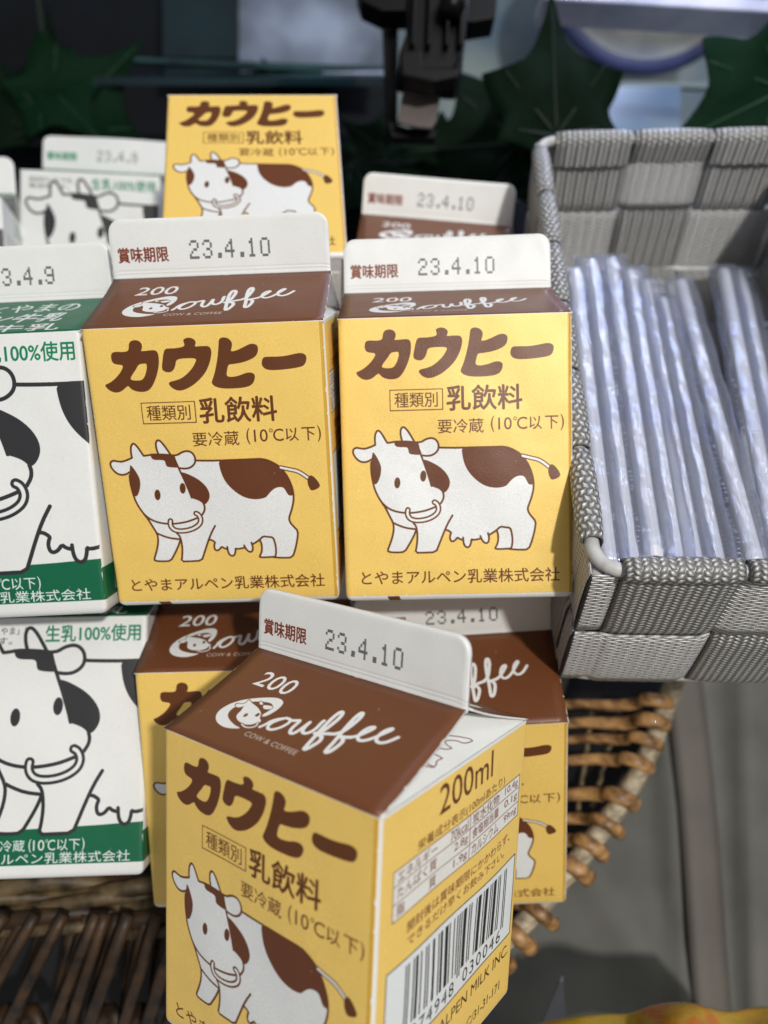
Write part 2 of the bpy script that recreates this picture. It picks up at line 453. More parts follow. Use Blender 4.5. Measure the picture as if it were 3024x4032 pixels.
    [44.61,16.47], [45.66,16.03], [46.93,16.74], [48.34,18.94]]}, "gus":[[[0.461,0.798], [0.519,0.604], [0.591,0.458], [0.668,0.188], [0.602,0.232], [0.584,0.359],
    [0.534,0.462], [0.522,0.385], [0.535,0.276], [0.501,0.322], [0.48,0.406], [0.458,0.374], [0.437,0.467], [0.453,0.48]], [[0.373,0.633], [0.465,0.225], [0.415,0.248],
    [0.405,0.187], [0.369,0.2], [0.286,0.58], [0.301,0.438], [0.25,0.491]], [[0.286,0.58], [0.349,0.457], [0.386,0.179]]]}
# ---------------------------------------------------------------- the printed panels
CW, CH, CR, CF = 57.0, 68.72, 11.15, 14.65     # carton width, body height, roof rise, fin height
CHW = CW / 2
SL = math.hypot(CHW, CR)                       # roof panel from eave to fin
YEL, BRN, LET, WHT = (241, 203, 108), (108, 62, 33), (98, 52, 17), (230, 231, 230)
CARD = (228, 229, 227)
GRN, BLK = (0, 96, 62), (44, 44, 47)


def cow(c, line, patch, wd, T=lambda p: p, ringw=(1.42, .60), body_only=False, white=WHT):
    f = lambda k: T(np.array(ART[k]))
    c.poly(f('sil'), white, 1)
    c.poly(f('body'), patch, 2)
    c.poly(f('pl'), patch, 2)
    c.poly(f('pr'), patch, 1)
    c.poly(f('pt'), patch, 1)
    c.poly(f('hr'), white, 1)
    for k, s in ART['S'].items():
        c.stroke(T(np.array(s)), wd, line, 1)
    sc = wd / .47
    for (x, y) in ((13.61, 40.35), (20.06, 38.84)):
        p = T(np.array([(x, y), (x + .74, y + 1.36)]))
        c.ellipse(p[0][0], p[0][1], p[1][0] - p[0][0], p[1][1] - p[0][1], line, 0.08)
    s = T(np.array(((0, 0), (1, 0))))
    s = s[1][0] - s[0][0]
    c.stroke(f('ring'), ringw[0] * s + (wd - .47 * s), line)
    c.stroke(f('ring'), ringw[1] * s - (wd - .47 * s) * .6, white)
    c.stroke(f('tail'), 1.12 * s, line)
    c.stroke(f('tail'), .58 * s, white)
    c.poly(f('tip'), line, 1)


def scuff(c, seed, n=46, col=(236, 234, 228)):
    """rubbed board showing at the folds"""
    r = random.Random(seed)
    for _ in range(n):
        e = r.choice((0, 0, 1, 1, 2, 3))
        L_ = r.uniform(.3, 2.2) * (2.2 if r.random() < .15 else 1)
        w = r.uniform(.05, .22)
        if e < 2:
            y = r.uniform(0, CH)
            x = w * .3 if e == 0 else CW - w * .3
            c.poly([(x - w, y), (x + w * r.uniform(.2, 1), y + L_ * .4), (x, y + L_), (x - w, y + L_ * .7)], col)
        else:
            x = r.uniform(0, CW)
            y = w * .3 if e == 2 else CH - w
            c.poly([(x, y - w), (x + L_ * .4, y + w * r.uniform(.2, 1)), (x + L_, y), (x + L_ * .6, y - w)], col)
    for _ in range(7):                          # fine ink scratches and specks
        x, y = r.uniform(2, CW - 2), r.uniform(2, CH - 2)
        a = r.uniform(0, 3.14)
        q = r.uniform(.3, 1.6)
        c.stroke([(x, y), (x + q * math.cos(a), y + q * math.sin(a))], .07, (244, 224, 170) if c.a[5, 5, 2] < .6 else (190, 190, 190), 0)


def coffee_front():
    c = Canvas(CW, CH + 2.5, YEL)
    c.rect(0, CH - .1, CW, CH + 2.6, CARD)
    c.rect(10.4, CH + .1, 13.4, CH + 2.6, BRN)
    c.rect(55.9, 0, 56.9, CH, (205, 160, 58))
    cow(c, LET, (102, 54, 26), .47)
    for k in ('ka', 'u', 'hi', 'bar'):
        c.poly(ART[k], LET, 2, [ART['ka_hole']] if k == 'ka' else ())
    c.frame(12.2, 17.5, 25.3, 22.7, .22, LET)
    c.text("種類別", 13.4, 18.3, 24.0, 21.9, LET, .004)
    c.text("乳飲料", 26.2, 16.9, 44.6, 22.9, LET, .022)
    c.text("要冷蔵", 23.9, 25.0, 35.1, 28.5, LET, .004)
    for t_, a_, b_, y0_, y1_ in (("(", 36.9, 37.7, 24.5, 28.4), ("10", 38.7, 42.0, 24.9, 27.9), ("°", 42.4, 43.3, 24.8, 25.7), ("C", 43.3, 45.8, 24.9, 27.9),
                                 ("以", 46.3, 49.4, 24.8, 28.0), ("下", 50.2, 53.4, 24.8, 28.0), (")", 54.0, 54.8, 24.5, 28.4)):
        c.text(t_, a_, y0_, b_, y1_, LET, .006)
    c.text("とやまアルペン乳業株式会社", 4.1, 62.3, 53.5, 65.8, LET, .010)
    scuff(c, 36)
    return c.image('coffee_front')


def ean(digits):
    Lc = ['0001101', '0011001', '0010011', '0111101', '0100011', '0110001', '0101111', '0111011', '0110111', '0001011']
    par = ['LLLLLL', 'LLGLGG', 'LLGGLG', 'LLGGGL', 'LGLLGG', 'LGGLLG', 'LGGGLL', 'LGLGLG', 'LGLGGL', 'LGGLGL'][int(digits[0])]
    inv = lambda s: ''.join('10'[int(b)] for b in s)
    out = '101'
    for d, p in zip(digits[1:7], par):
        out += Lc[int(d)] if p == 'L' else inv(Lc[int(d)])[::-1]
    out += '01010'
    for d in digits[7:]:
        out += inv(Lc[int(d)])
    return out + '101'


def coffee_side():
    c = Canvas(CW, CH + 2.5, YEL)
    c.rect(0, CH - .1, CW, CH + 2.6, CARD)
    c.rect(0, 0, 1.1, CH, CARD)
    c.rect(0, 0, CW, .7, CARD)
    c.text("200ml", 19.5, 1.7, 40.9, 7.7, LET, .006)
    c.text("栄養成分表示(100mlあたり)", 12.4, 9.75, 47.1, 12.25, LET, .006)
    c.rect(4.85, 12.45, 54.8, 22.6, (230, 228, 222))
    c.frame(4.85, 12.45, 54.8, 22.6, .2, LET)
    c.rect(4.85, 15.5, 54.8, 15.68, LET); c.rect(4.85, 19.0, 54.8, 19.18, LET)
    c.rect(31.5, 12.45, 31.7, 22.6, LET)
    P = (104, 44, 30)
    for i, (a, b, x, d, e, y) in enumerate((("エネルギー", "70kcal", 18, "炭水化物", "10.4g", 46), ("たんぱく質", "2.8g", 18, "食塩相当量", "0.1g", 46), ("脂　　　質", "1.9g", 18, "カルシウム", "99mg", 45))):
        v0 = (12.95, 16.1, 19.6)[i]
        v1 = v0 + 2.3
        c.text(a, 6.2, v0, 19.3, v1, P, .004)
        c.text(b, 30.6 - (6.6 if i == 0 else 5.0), v0 + .1, 30.8, v1, P)
        c.text(d, 32.6, v0, 44.6, v1, P, .004)
        c.text(e, 47.4, v0 + .1, 53.8, v1, P)
    c.text("開封後は賞味期限にかかわらず、", 9.9, 24.8, 51.0, 27.1, P, .006)
    c.text("できるだけ早くお飲み下さい。", 10.1, 27.9, 48.6, 30.0, P, .006)
    c.rect(3.75, 32.1, 55.0, 52.5, (228, 232, 232))
    c.frame(3.75, 32.1, 55.0, 52.5, .28, (30, 28, 26))
    bits = ean("4974948030046")
    x0, x1 = 9.9, 50.8
    mw = (x1 - x0) / len(bits)
    for i, b in enumerate(bits):
        if b == '1':
            g = i < 3 or i > 91 or 44 < i < 50
            c.rect(x0 + i * mw, 33.8, x0 + (i + 1) * mw, 48.6 if g else 47.3, (24, 24, 34))
    c.text("4", 7.4, 48.3, 9.0, 51.3, (24, 24, 30))
    c.text("974948", 12.6, 48.3, 28.6, 51.4, (24, 24, 30), spacing=1.25)
    c.text("030046", 32.4, 48.3, 49.6, 51.4, (24, 24, 30), spacing=1.25)
    c.text("TOYAMA ALPEN MILK INC.", 5.0, 54.7, 54.6, 57.5, (60, 34, 16), .004)
    c.text("C/31-31-171", 36.0, 62.6, 51.3, 64.9, (60, 34, 16), .012)
    scuff(c, 33)
    return c.image('coffee_side')


def coffee_roof(printed=True):
    c = Canvas(CW, SL, BRN)
    F = lambda p: np.array(p) * (1, -1) + (0, SL)
    if not printed:
        return c.image('coffee_roof_plain')
    c.text("200", 7.9, SL - 24.8, 18.5, SL - 19.9, WHT, .012, shear=.12)
    g = ART['Lg']
    c.poly(F(g['c']), WHT, 2)
    c.poly(F(g['head']), BRN, 1)
    h = np.array(F(g['head'])); m = h.mean(0)
    c.poly(m + (h - m) * .93, WHT, 1)
    for k in ('earR', 'hornR'):
        c.stroke(np.vstack((F(g[k]), F(g[k])[:1])), .28, BRN, 1)
        c.poly(F(g[k]), WHT, 1)
    c.stroke(F(g['line']), .22, BRN, 1)
    for (x, y) in F(g['eyes']):
        c.ellipse(x, y, .42, .62, BRN)
    c.stroke(F(g['ring']), .75, BRN)
    c.stroke(F(g['ring']), .36, WHT)
    for k, w in (('o', .78), ('w', .85), ('f1', .92), ('f2', .92), ('e', .82)):
        c.stroke(F(g[k]), w, WHT)
    c.text("COW & COFFEE", 18.2, SL - 7.4, 32.3, SL - 6.0, (200, 190, 180), .0, shear=.1)
    scuff(c, 33)
    return c.image('coffee_roof')


DOTS = {'2': "01110 10001 00001 00110 01000 10000 11111", '3': "01110 10001 00001 00110 00001 10001 01110",
        '4': "00010 00110 01010 10010 11111 00010 00010", '9': "01110 10001 10001 01111 00001 10001 01110",
        '1': "00100 01100 00100 00100 00100 00100 01110", '0': "01110 10001 10001 10001 10001 10001 01110", '.': "00000 00000 00000 00000 00000 01100 01100"}


def fin_art(name, col, date):
    c = Canvas(CW, CF, CARD, 18)
    c.text("賞味期限", 1.9, 7.0, 15.0, 10.7, col, .026)
    # ink-jet date: each digit is a grid of short dashes
    x = 20.6 if len(date) > 6 else 23.9
    pitch = (42.1 - 20.6) / 7
    for ch in date:
        adv = 1.0 if ch != '.' else .72
        rows = DOTS[ch].split()
        for j, row in enumerate(rows):
            for i, b in enumerate(row):
                if b == '1':
                    for h in (0, 1):
                        cx = x + i * .50 + (j % 2) * .03
                        cy = 5.75 + (j * 2 + h) * .335
                        c.rect(cx, cy, cx + .50, cy + .25, (40, 40, 43))
        x += (pitch + .35) * adv if ch != '.' else pitch * .78
    return c.image(name)


def gus_art(name, drawn):
    c = Canvas(CW, 34.0, CARD)
    if drawn:
        for k in ART['gus']:
            p = np.array([(s * CW * 1.04 - 2, 33.4 - t * 19) for s, t in k])
            c.stroke(p, .36, (110, 60, 50), 1)
    return c.image(name)


def green_front():
    c = Canvas(CW, CH + 2.5, CARD)
    c.rect(0, 58, CW, 66.3, GRN)
    c.poly([(-1, 60), (-1, 58.6), (18, 57.2), (34, 56.6), (45, 56.3), (58, 55.7), (58, 60)], GRN)
    T = lambda p: (np.array(p) - (13.61, 40.37)) * (1.765, 1.78) + (21.7, 27.1)
    c.text("商品名の「とやま」は", 4.0, 2.4, 25.2, 4.6, (70, 70, 74), .004)
    c.text("製造所です。", 4.0, 5.2, 20.0, 7.3, (70, 70, 74), .004)
    cow(c, BLK, BLK, .98, T, white=CARD)
    c.text("生乳100%使用", 29.1, 2.2, 55.2, 6.8, (10, 122, 80), .018)
    for t_, a_, b_, y0_, y1_ in (("要冷蔵", 15.3, 25.3, 59.7, 62.7), ("(", 26.3, 27.0, 59.5, 63.0), ("10", 27.5, 30.5, 59.8, 62.6), ("°", 30.8, 31.5, 59.7, 60.5), ("C", 31.4, 33.4, 59.8, 62.6),
                                 ("以下", 33.9, 40.0, 59.7, 62.7), (")", 40.5, 41.2, 59.5, 63.0)):
        c.text(t_, a_, y0_, b_, y1_, CARD, .006)
    c.text("とやまアルペン乳業株式会社", 4.2, 63.1, 53.4, 66.0, CARD, .008)
    scuff(c, 33)
    return c.image('green_front')


def green_side():
    c = Canvas(CW, CH + 2.5, CARD)
    c.rect(0, 58, CW, 66.3, GRN)
    c.frame(5, 12, 52, 24, .3, (70, 70, 74))
    for v in (15.9, 19.9):
        c.rect(5, v, 52, v + .2, (70, 70, 74))
    c.text("エネルギー 137kcal 炭水化物 9.9g", 6, 12.8, 50, 15.2, (70, 70, 74))
    c.text("たんぱく質 6.8g 食塩相当量 0.2g", 6, 16.6, 50, 19.0, (70, 70, 74))
    c.text("脂質 7.8g カルシウム 227mg", 6, 20.6, 50, 23.0, (70, 70, 74))
    c.text("200ml", 18, 2, 40, 8.5, (10, 110, 70), .006)
    c.frame(8, 59.4, 49, 65, .3, CARD)
    scuff(c, 30)
    return c.image('green_side')


def green_roof(printed=True):
    c = Canvas(CW, SL, GRN)
    if printed:
        c.text("とやまの", 25.8, SL - 27.5, 49.6, SL - 20.5, CARD, .006, shear=.15)
        c.text("アルペン牛乳", 8.0, SL - 18.6, 48.5, SL - 10.6, CARD, .022, shear=.3)
        c.frame(17.0, SL - 8.2, 31.6, SL - 2.2, .25, CARD)
        c.text("種類別", 18.0, SL - 7.3, 30.5, SL - 3.0, CARD)
        c.text("牛乳", 33.5, SL - 8.2, 50.5, SL - 2.0, CARD, .02)
    return c.image('green_roof')


PLAIN = noise_mat('white_board', lin(222, 223, 220), lin(230, 231, 229), 900, .5, .25, 1800)
# ---------------------------------------------------------------- carton board
def board(name, image, kind):
    m, nt, p = new_mat(name)
    uv = nt.nodes.new('ShaderNodeUVMap'); uv.uv_map = 'uv'
    t = nt.nodes.new('ShaderNodeTexImage')
    t.image = image
    t.interpolation = 'Cubic'
    t.extension = 'EXTEND'
    nt.links.new(uv.outputs[0], t.inputs[0])
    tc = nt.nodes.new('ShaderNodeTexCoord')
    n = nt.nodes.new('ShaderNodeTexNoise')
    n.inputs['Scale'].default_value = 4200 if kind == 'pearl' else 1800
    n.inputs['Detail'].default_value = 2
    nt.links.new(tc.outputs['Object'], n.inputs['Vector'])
    big = nt.nodes.new('ShaderNodeTexNoise')
    big.inputs['Scale'].default_value = 45
    nt.links.new(tc.outputs['Object'], big.inputs['Vector'])
    # mottled ink density, stronger on pearl board to paint in sparkle
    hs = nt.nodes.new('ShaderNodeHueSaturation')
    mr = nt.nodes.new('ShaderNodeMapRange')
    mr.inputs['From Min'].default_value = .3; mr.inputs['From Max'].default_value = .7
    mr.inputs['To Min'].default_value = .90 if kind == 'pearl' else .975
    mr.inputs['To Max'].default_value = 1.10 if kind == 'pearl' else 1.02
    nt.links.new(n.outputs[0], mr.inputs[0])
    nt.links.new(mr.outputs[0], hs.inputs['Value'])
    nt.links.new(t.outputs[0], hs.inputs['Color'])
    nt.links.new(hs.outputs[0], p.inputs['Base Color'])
    b = nt.nodes.new('ShaderNodeBump')
    b.inputs['Strength'].default_value = .8 if kind == 'pearl' else .25
    b.inputs['Distance'].default_value = 0.00006
    nt.links.new(n.outputs[0], b.inputs['Height'])
    b2 = nt.nodes.new('ShaderNodeBump')
    b2.inputs['Strength'].default_value = .5
    b2.inputs['Distance'].default_value = 0.0015
    nt.links.new(big.outputs[0], b2.inputs['Height'])
    nt.links.new(b.outputs[0], b2.inputs['Normal'])
    nt.links.new(b2.outputs[0], p.inputs['Normal'])
    if kind == 'pearl':
        p.inputs['Roughness'].default_value = .40
        p.inputs['Metallic'].default_value = .06
        p.inputs['Specular IOR Level'].default_value = .5
    else:
        p.inputs['Roughness'].default_value = .42
        p.inputs['Specular IOR Level'].default_value = .5
    return m


cf, cs, cr, crp = coffee_front(), coffee_side(), coffee_roof(), coffee_roof(False)
gf, gs, gr = green_front(), green_side(), green_roof()
fin_c, fin_g = fin_art('fin_coffee', (120, 50, 28), "23.4.10"), fin_art('fin_green', (20, 130, 90), "23.4.9")
gw, gd = gus_art('gusset_plain', False), gus_art('gusset_drawn', True)
STY = {
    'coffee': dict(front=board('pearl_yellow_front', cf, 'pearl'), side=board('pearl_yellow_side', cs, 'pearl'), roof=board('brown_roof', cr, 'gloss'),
                   fin=board('white_fin', fin_c, 'gloss'), gus=board('white_gusset', gd, 'gloss')),
    'green': dict(front=board('white_green_front', gf, 'gloss'), side=board('white_green_side', gs, 'gloss'), roof=board('green_roof', gr, 'gloss'),
                  fin=board('white_fin_green', fin_g, 'gloss'), gus=board('white_gusset_plain', gw, 'gloss')),
}


def carton(style, p, label, seed, group, bulge=.7, finbend=.5):
    rnd = random.Random(seed)
    st = STY[style]
    root = empty('milk_carton', label, 'carton', pose(p), group)
    H2 = CHW
    # body: four walls with small rounded corner edges, slightly bowed; u runs round each wall
    nu, nv = 22, 22
    V, F, UV, MI = [], [], [], []
    rc = 1.0
    us = sorted(set([0, .35, .8, 1.4] + [CW * i / (nu - 6) for i in range(1, nu - 6)] + [CW - 1.4, CW - .8, CW - .35, CW]))
    zs = [-1.3, -1.15, -.8, -.2, .6] + [CH * i / nv for i in range(1, nv)] + [CH - .9, CH - .3, CH]
    amp = [bulge * rnd.uniform(.6, 1.3) for _ in range(4)]
    ph = [rnd.uniform(0, 6.28) for _ in range(4)]
    for k in range(4):
        ang = k * math.pi / 2
        ca, sa = math.cos(ang), math.sin(ang)
        base = len(V)
        for z in zs:
            for u in us:
                x, y = u - H2, -H2
                # round corner
                e = min(u, CW - u)
                if e < rc:
                    a = (rc - e) / rc * math.pi / 4
                    x = math.copysign(H2 - rc + rc * math.sin(a), x)
                    y = -H2 + rc - rc * math.cos(a)
                fx = max(0.0, math.sin(math.pi * u / CW)); fz = max(0.0, math.sin(math.pi * max(0, min(1, z / CH))))
                y -= amp[k] * fx ** .8 * fz ** .7 + .24 * math.sin(u * .15 + z * .12 + ph[k]) * fx * fz
                if z < .6:
                    ins = (1 - math.sqrt(max(0, 1 - ((.6 - z) / 1.95) ** 2))) * 1.6
                    x *= (H2 - ins) / H2
                    y *= (H2 - ins) / H2
                V.append(((x * ca - y * sa) * MM, (x * sa + y * ca) * MM, z * MM))
        n = len(us)
        for i in range(len(zs) - 1):
            for j in range(n - 1):
                q = (base + i * n + j, base + i * n + j + 1, base + (i + 1) * n + j + 1, base + (i + 1) * n + j)
                F.append(q)
                for (ii, jj) in ((i, j), (i, j + 1), (i + 1, j + 1), (i + 1, j)):
                    UV.append((us[jj] / CW, (zs[ii] + 2.5) / (CH + 2.5)))
                MI.append(0 if k % 2 == 0 else 1)
    body = mesh('body', V, F, [st['front'], st['side']], root, UV, MI)
    mb = MB()                                   # folded base
    mb.box((0, 0, -.55 * MM), 53.5 * MM, 53.5 * MM, 1.3 * MM)
    mb.box((0, -6 * MM, -1.3 * MM), 52 * MM, 30 * MM, .5 * MM)
    mb.build('base', PLAIN, root, bevel=.0002)
    # roof panels
    for side in (0, 1):
        sgn = 1 if side == 0 else -1
        V, F, UV = [], [], []
        nx, ny = 18, 14
        sag = rnd.uniform(-.25, .35)
        for j in range(ny + 1):
            t = j / ny
            for i in range(nx + 1):
                s = i / nx
                x = (s - .5) * (CW + .2)
                y = -(H2 + .05) + t * (H2 - .62)
                z = CH + CR * (t * .93 + .07 * t ** 5) + .06
                z += (sag * math.sin(math.pi * t) * math.sin(math.pi * s)) - .12 * math.sin(math.pi * t) * (abs(2 * s - 1)) ** 6
                V.append((sgn * x * MM, sgn * y * MM, z * MM))
        for j in range(ny):
            for i in range(nx):
                q = [j * (nx + 1) + i, j * (nx + 1) + i + 1, (j + 1) * (nx + 1) + i + 1, (j + 1) * (nx + 1) + i]
                F.append(q)
                for v in q:
                    UV.append(((v % (nx + 1)) / nx, (v // (nx + 1)) / ny))
        o = mesh('roof_panel', V, F, [st['roof'], PLAIN], root, UV)
        so = o.modifiers.new('board', 'SOLIDIFY'); so.thickness = .45 * MM; so.offset = -1
        so.material_offset = 1; so.material_offset_rim = 1
    # side gussets: a middle triangle pushed in and two flaps folded under the roof
    for side in (0, 1):
        sgn = 1 if side == 0 else -1
        ax, az = H2 - 17, CH + CR - 2.2
        V, F, UV = [], [], []
        n = 10
        def add(a, b, cpt, uvs):
            base = len(V)
            idx = {}
            for i in range(n + 1):
                for j in range(n + 1 - i):
                    k = n - i - j
                    w = (i / n, j / n, k / n)
                    P = [a[q] * w[0] + b[q] * w[1] + cpt[q] * w[2] for q in range(3)]
                    P[2] -= .9 * w[0] * w[1] * 4 * .25
                    idx[(i, j)] = len(V)
                    V.append((sgn * P[0] * MM, sgn * P[1] * MM, P[2] * MM))
                    UVv.append(tuple(uvs[0][q] * w[0] + uvs[1][q] * w[1] + uvs[2][q] * w[2] for q in range(2)))
            for i in range(n):
                for j in range(n - i):
                    F.append((idx[(i, j)], idx[(i + 1, j)], idx[(i, j + 1)]))
                    if j < n - i - 1:
                        F.append((idx[(i + 1, j)], idx[(i + 1, j + 1)], idx[(i, j + 1)]))
        UVv = []
        A_ = (H2 - .2, -H2 + .8, CH - .25); B_ = (H2 - .2, H2 - .8, CH - .25); P_ = (ax, 0, az)
        add(A_, B_, P_, ((0, 0), (1, 0), (.5, 30 / 34)))
        add(A_, P_, (H2 - 1.3, -1.2, CH + CR - 1.5), ((0, 0), (.5, .88), (.5, .5)))
        add(P_, B_, (H2 - 1.3, 1.2, CH + CR - 1.5), ((.5, .88), (1, 0), (.5, .5)))
        for f in F:
            for v in f:
                UV.append(UVv[v])
        mesh('side_gusset', V, F, [st['gus']], root, UV)
    # sealed fin
    fx = sorted(set([0, .15, .5, 1.0, 1.7, 2.5, 3.4] + [3.4 + (CW - 6.8) * i / 16 for i in range(17)] + [CW - q for q in (0, .15, .5, 1.0, 1.7, 2.5, 3.4)]))
    R = 3.4
    rows = []
    zb, zt = CH + CR - .8, CH + CR + CF
    b1, b2 = rnd.uniform(-1, 1) * finbend, rnd.uniform(-1, 1) * finbend
    fz = [0, .06, .095, .11, .125, .15, .165, .18, .2, .3, .42, .55, .68, .8, .9, .96, 1.0]
    nz = len(fz) - 1
    V, F, UV, MI = [], [], [], []
    def yc(x, t):
        return t * (b1 * math.sin(x / CW * 3.1) + b2 * math.sin(x / CW * 6.3 + 1)) + t * t * b1 * .6
    for s_ in (0, 1):
        for j in range(nz + 1):
            for x in fx:
                e = min(x, CW - x)
                top = zt - (R - math.sqrt(max(0, R * R - (R - e) ** 2)) if e < R else 0)
                t = fz[j]
                z = zb + (top - zb) * t
                th = (.75 if e > .3 else .6) - (.13 if j in (3, 6) else 0) + .05 * math.sin(x * 1.3 + t * 9 + b1 * 8) * t
                if t > .98:
                    th *= .8
                y = yc(x, t) + (-th if s_ == 0 else th)
                V.append(((x - H2) * MM, y * MM, z * MM))
    n = len(fx)
    off = (nz + 1) * n
    def quad(a, b, c2, d, mi):
        F.append((a, b, c2, d)); MI.append(mi)
        for v in (a, b, c2, d):
            vv = v % off
            UV.append((fx[vv % n] / CW if v < off else 1 - fx[vv % n] / CW, (V[v][2] / MM - zb - .8) / CF))
    for j in range(nz):
        for i in range(n - 1):
            quad(j * n + i, j * n + i + 1, (j + 1) * n + i + 1, (j + 1) * n + i, 0)
            quad(off + j * n + i + 1, off + j * n + i, off + (j + 1) * n + i, off + (j + 1) * n + i + 1, 1)
        quad(off + j * n, j * n, (j + 1) * n, off + (j + 1) * n, 1)
        quad(j * n + n - 1, off + j * n + n - 1, off + (j + 1) * n + n - 1, (j + 1) * n + n - 1, 1)
    for i in range(n - 1):
        quad(nz * n + i, nz * n + i + 1, off + nz * n + i + 1, off + nz * n + i, 1)
    mesh('sealed_fin', V, F, [st['fin'], PLAIN], root, UV, MI)
    return root


GC, GG = 'yellow and brown milk cartons piled in the basket', 'white and green milk cartons piled in the basket'
carton('coffee', (1.6452, 0.5673, -0.43, -9.7024, 114.4685, 189.4056), 'yellow carton turned to show the barcode side panel, lowest and nearest of the pile', 1, GC, .5, .3)
carton('coffee', (1.8549, -0.0095, -0.0472, -39.3885, 14.4165, 235.6623), 'yellow carton leaning beside the green one, in front of the tipped back carton', 2, GC, .6, .5)
carton('coffee', (1.6541, -0.0008, -0.0384, 19.5583, 18.2766, 231.8954), 'glittering yellow carton standing right against the woven tray of straws', 3, GC, .6, .5)
carton('coffee', (2.0104, -0.0372, -0.0992, 27.5333, 108.1052, 274.0688), 'lower yellow carton half hidden behind the barcode carton, next to the basket rim', 4, GC, .4, .3)
carton('coffee', (1.7417, -0.0219, -0.0187, -36.6134, 105.2482, 256.9194), 'shaded yellow carton with dark brown roof between lower green carton and barcode carton', 5, GC, .5, .3)
carton('coffee', (1.1541, -0.0996, 0.0105, -41.3729, -67.7307, 275.4067), 'blurred yellow carton tipped far back at the top of the pile, roof out of sight', 6, GC, .3, .4)
carton('coffee', (1.8527, 0.0636, 0.0676, 13.6746, -34.0693, 330), 'blurred brown roofed carton at the back, only its white fin showing by the tray', 7, GC, .3, .4)
carton('green', (1.4491, -0.0516, 0.0282, -95.3659, 101.2662, 247.624), 'lower green and white carton resting on the wicker, whole cow face showing', 8, GG, .5, .3)
carton('green', (1.7091, -0.035, -0.0385, -98.3881, 21.8042, 233.1027), 'upper green and white carton stacked on another, its dated fin in front', 9, GG, .5, .5)
carton('green', (1.6031, -0.0473, 0.0796, -126.1507, -73.4159, 369.0032), 'blurred green and white carton at the back, left of the tipped yellow one', 10, GG, .3, .5)
carton('green', (1.5921, -0.2219, 0.1226, -173.4511, -48.3082, 328.907), 'green and white carton at the far left edge, side panel turned into view', 11, GG, .3, .3)
# ---------------------------------------------------------------- woven tray and straws
TS = 0.895
TP = (2.5123, 0.0333, -0.0689, 52.8571 * TS, 14.9973 * TS, 205.0044 * TS)
TL, TH, TW = 180.0, 56.2, 94.0
TM = pose(TP)                                   # local: x to the right, y away, z up, rim corner at the origin
TMi = TM.inverted()


def webbing(kind):
    """height of the nylon webbing as a small repeating tile, worked out with numbers"""
    n = 192
    v, u = np.mgrid[0:n, 0:n] / n
    if kind == 'dots':                          # 4 columns x 6 rows of staggered raised floats
        c, r = u * 4, v * 6
        col = np.floor(c)
        rr = (r + .5 * (col % 2)) % 1
        cc = c % 1
        lean = (rr - .5) * .35 * np.where(col % 2 == 0, 1, -1)
        h = np.clip(1 - ((cc - .5 - lean) / .40) ** 2, 0, 1) * np.clip(1 - ((rr - .5) / .52) ** 2, 0, 1)
        h = .25 * (.5 + .5 * np.cos(2 * np.pi * cc)) * 0 + h
    else:                                       # 10 long ribs, each lapped once along the tile
        r = u * 10
        row = np.floor(r)
        ph = (v * 2 + .5 * (row % 2)) % 1
        sk = .32 * np.where(row % 2 == 0, 1, -1) * (ph - .5)
        rr = (r + sk) % 1
        h = np.clip(1 - ((rr - .5) / .5) ** 2, 0, 1) ** .7 * (.1 + .9 * np.sin(np.pi * ph) ** .7)
    im = bpy.data.images.new('webbing_' + kind, n, n)
    im.colorspace_settings.name = 'Non-Color'
    px = np.ones((n, n, 4), np.float32)
    px[..., :3] = h[..., None]
    im.pixels.foreach_set(px.ravel())
    im.update()
    im.pack()
    return im


def web_mat(name, im, size, dist=.5, c1=(98, 98, 96), c2=(206, 205, 202)):
    m, nt, p = new_mat(name)
    uv = nt.nodes.new('ShaderNodeUVMap'); uv.uv_map = 'uv'
    mp = nt.nodes.new('ShaderNodeMapping')
    mp.inputs['Scale'].default_value = (1 / size, 1 / size, 1)
    nt.links.new(uv.outputs[0], mp.inputs[0])
    t = nt.nodes.new('ShaderNodeTexImage'); t.image = im
    nt.links.new(mp.outputs[0], t.inputs[0])
    b = nt.nodes.new('ShaderNodeBump')
    b.inputs['Strength'].default_value = 1
    b.inputs['Distance'].default_value = dist * MM
    nt.links.new(t.outputs[0], b.inputs['Height'])
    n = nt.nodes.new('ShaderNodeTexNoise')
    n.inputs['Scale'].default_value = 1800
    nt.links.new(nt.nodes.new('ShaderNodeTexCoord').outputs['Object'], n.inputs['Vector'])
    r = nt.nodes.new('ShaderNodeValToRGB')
    r.color_ramp.elements[0].color = lin(*c1)  # grooves darker than raised threads: shade put into the colour by height
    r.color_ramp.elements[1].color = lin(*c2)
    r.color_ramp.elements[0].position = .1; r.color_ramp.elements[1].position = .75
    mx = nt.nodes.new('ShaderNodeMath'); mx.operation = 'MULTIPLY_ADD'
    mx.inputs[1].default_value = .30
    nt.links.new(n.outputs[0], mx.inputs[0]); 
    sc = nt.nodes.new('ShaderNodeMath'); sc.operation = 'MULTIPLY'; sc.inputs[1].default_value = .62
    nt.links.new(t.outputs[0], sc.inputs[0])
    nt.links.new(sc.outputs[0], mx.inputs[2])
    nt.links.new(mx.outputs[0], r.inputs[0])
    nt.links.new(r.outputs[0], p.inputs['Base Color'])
    nt.links.new(b.outputs[0], p.inputs['Normal'])
    p.inputs['Roughness'].default_value = .40
    p.inputs['Metallic'].default_value = .25
    p.inputs['Specular IOR Level'].default_value = .7
    return m


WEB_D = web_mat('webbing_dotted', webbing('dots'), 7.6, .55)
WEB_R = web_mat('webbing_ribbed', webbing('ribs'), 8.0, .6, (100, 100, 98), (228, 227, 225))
ROD = noise_mat('coated_wire', lin(176, 176, 174), lin(196, 196, 195), 300, .35, .1)

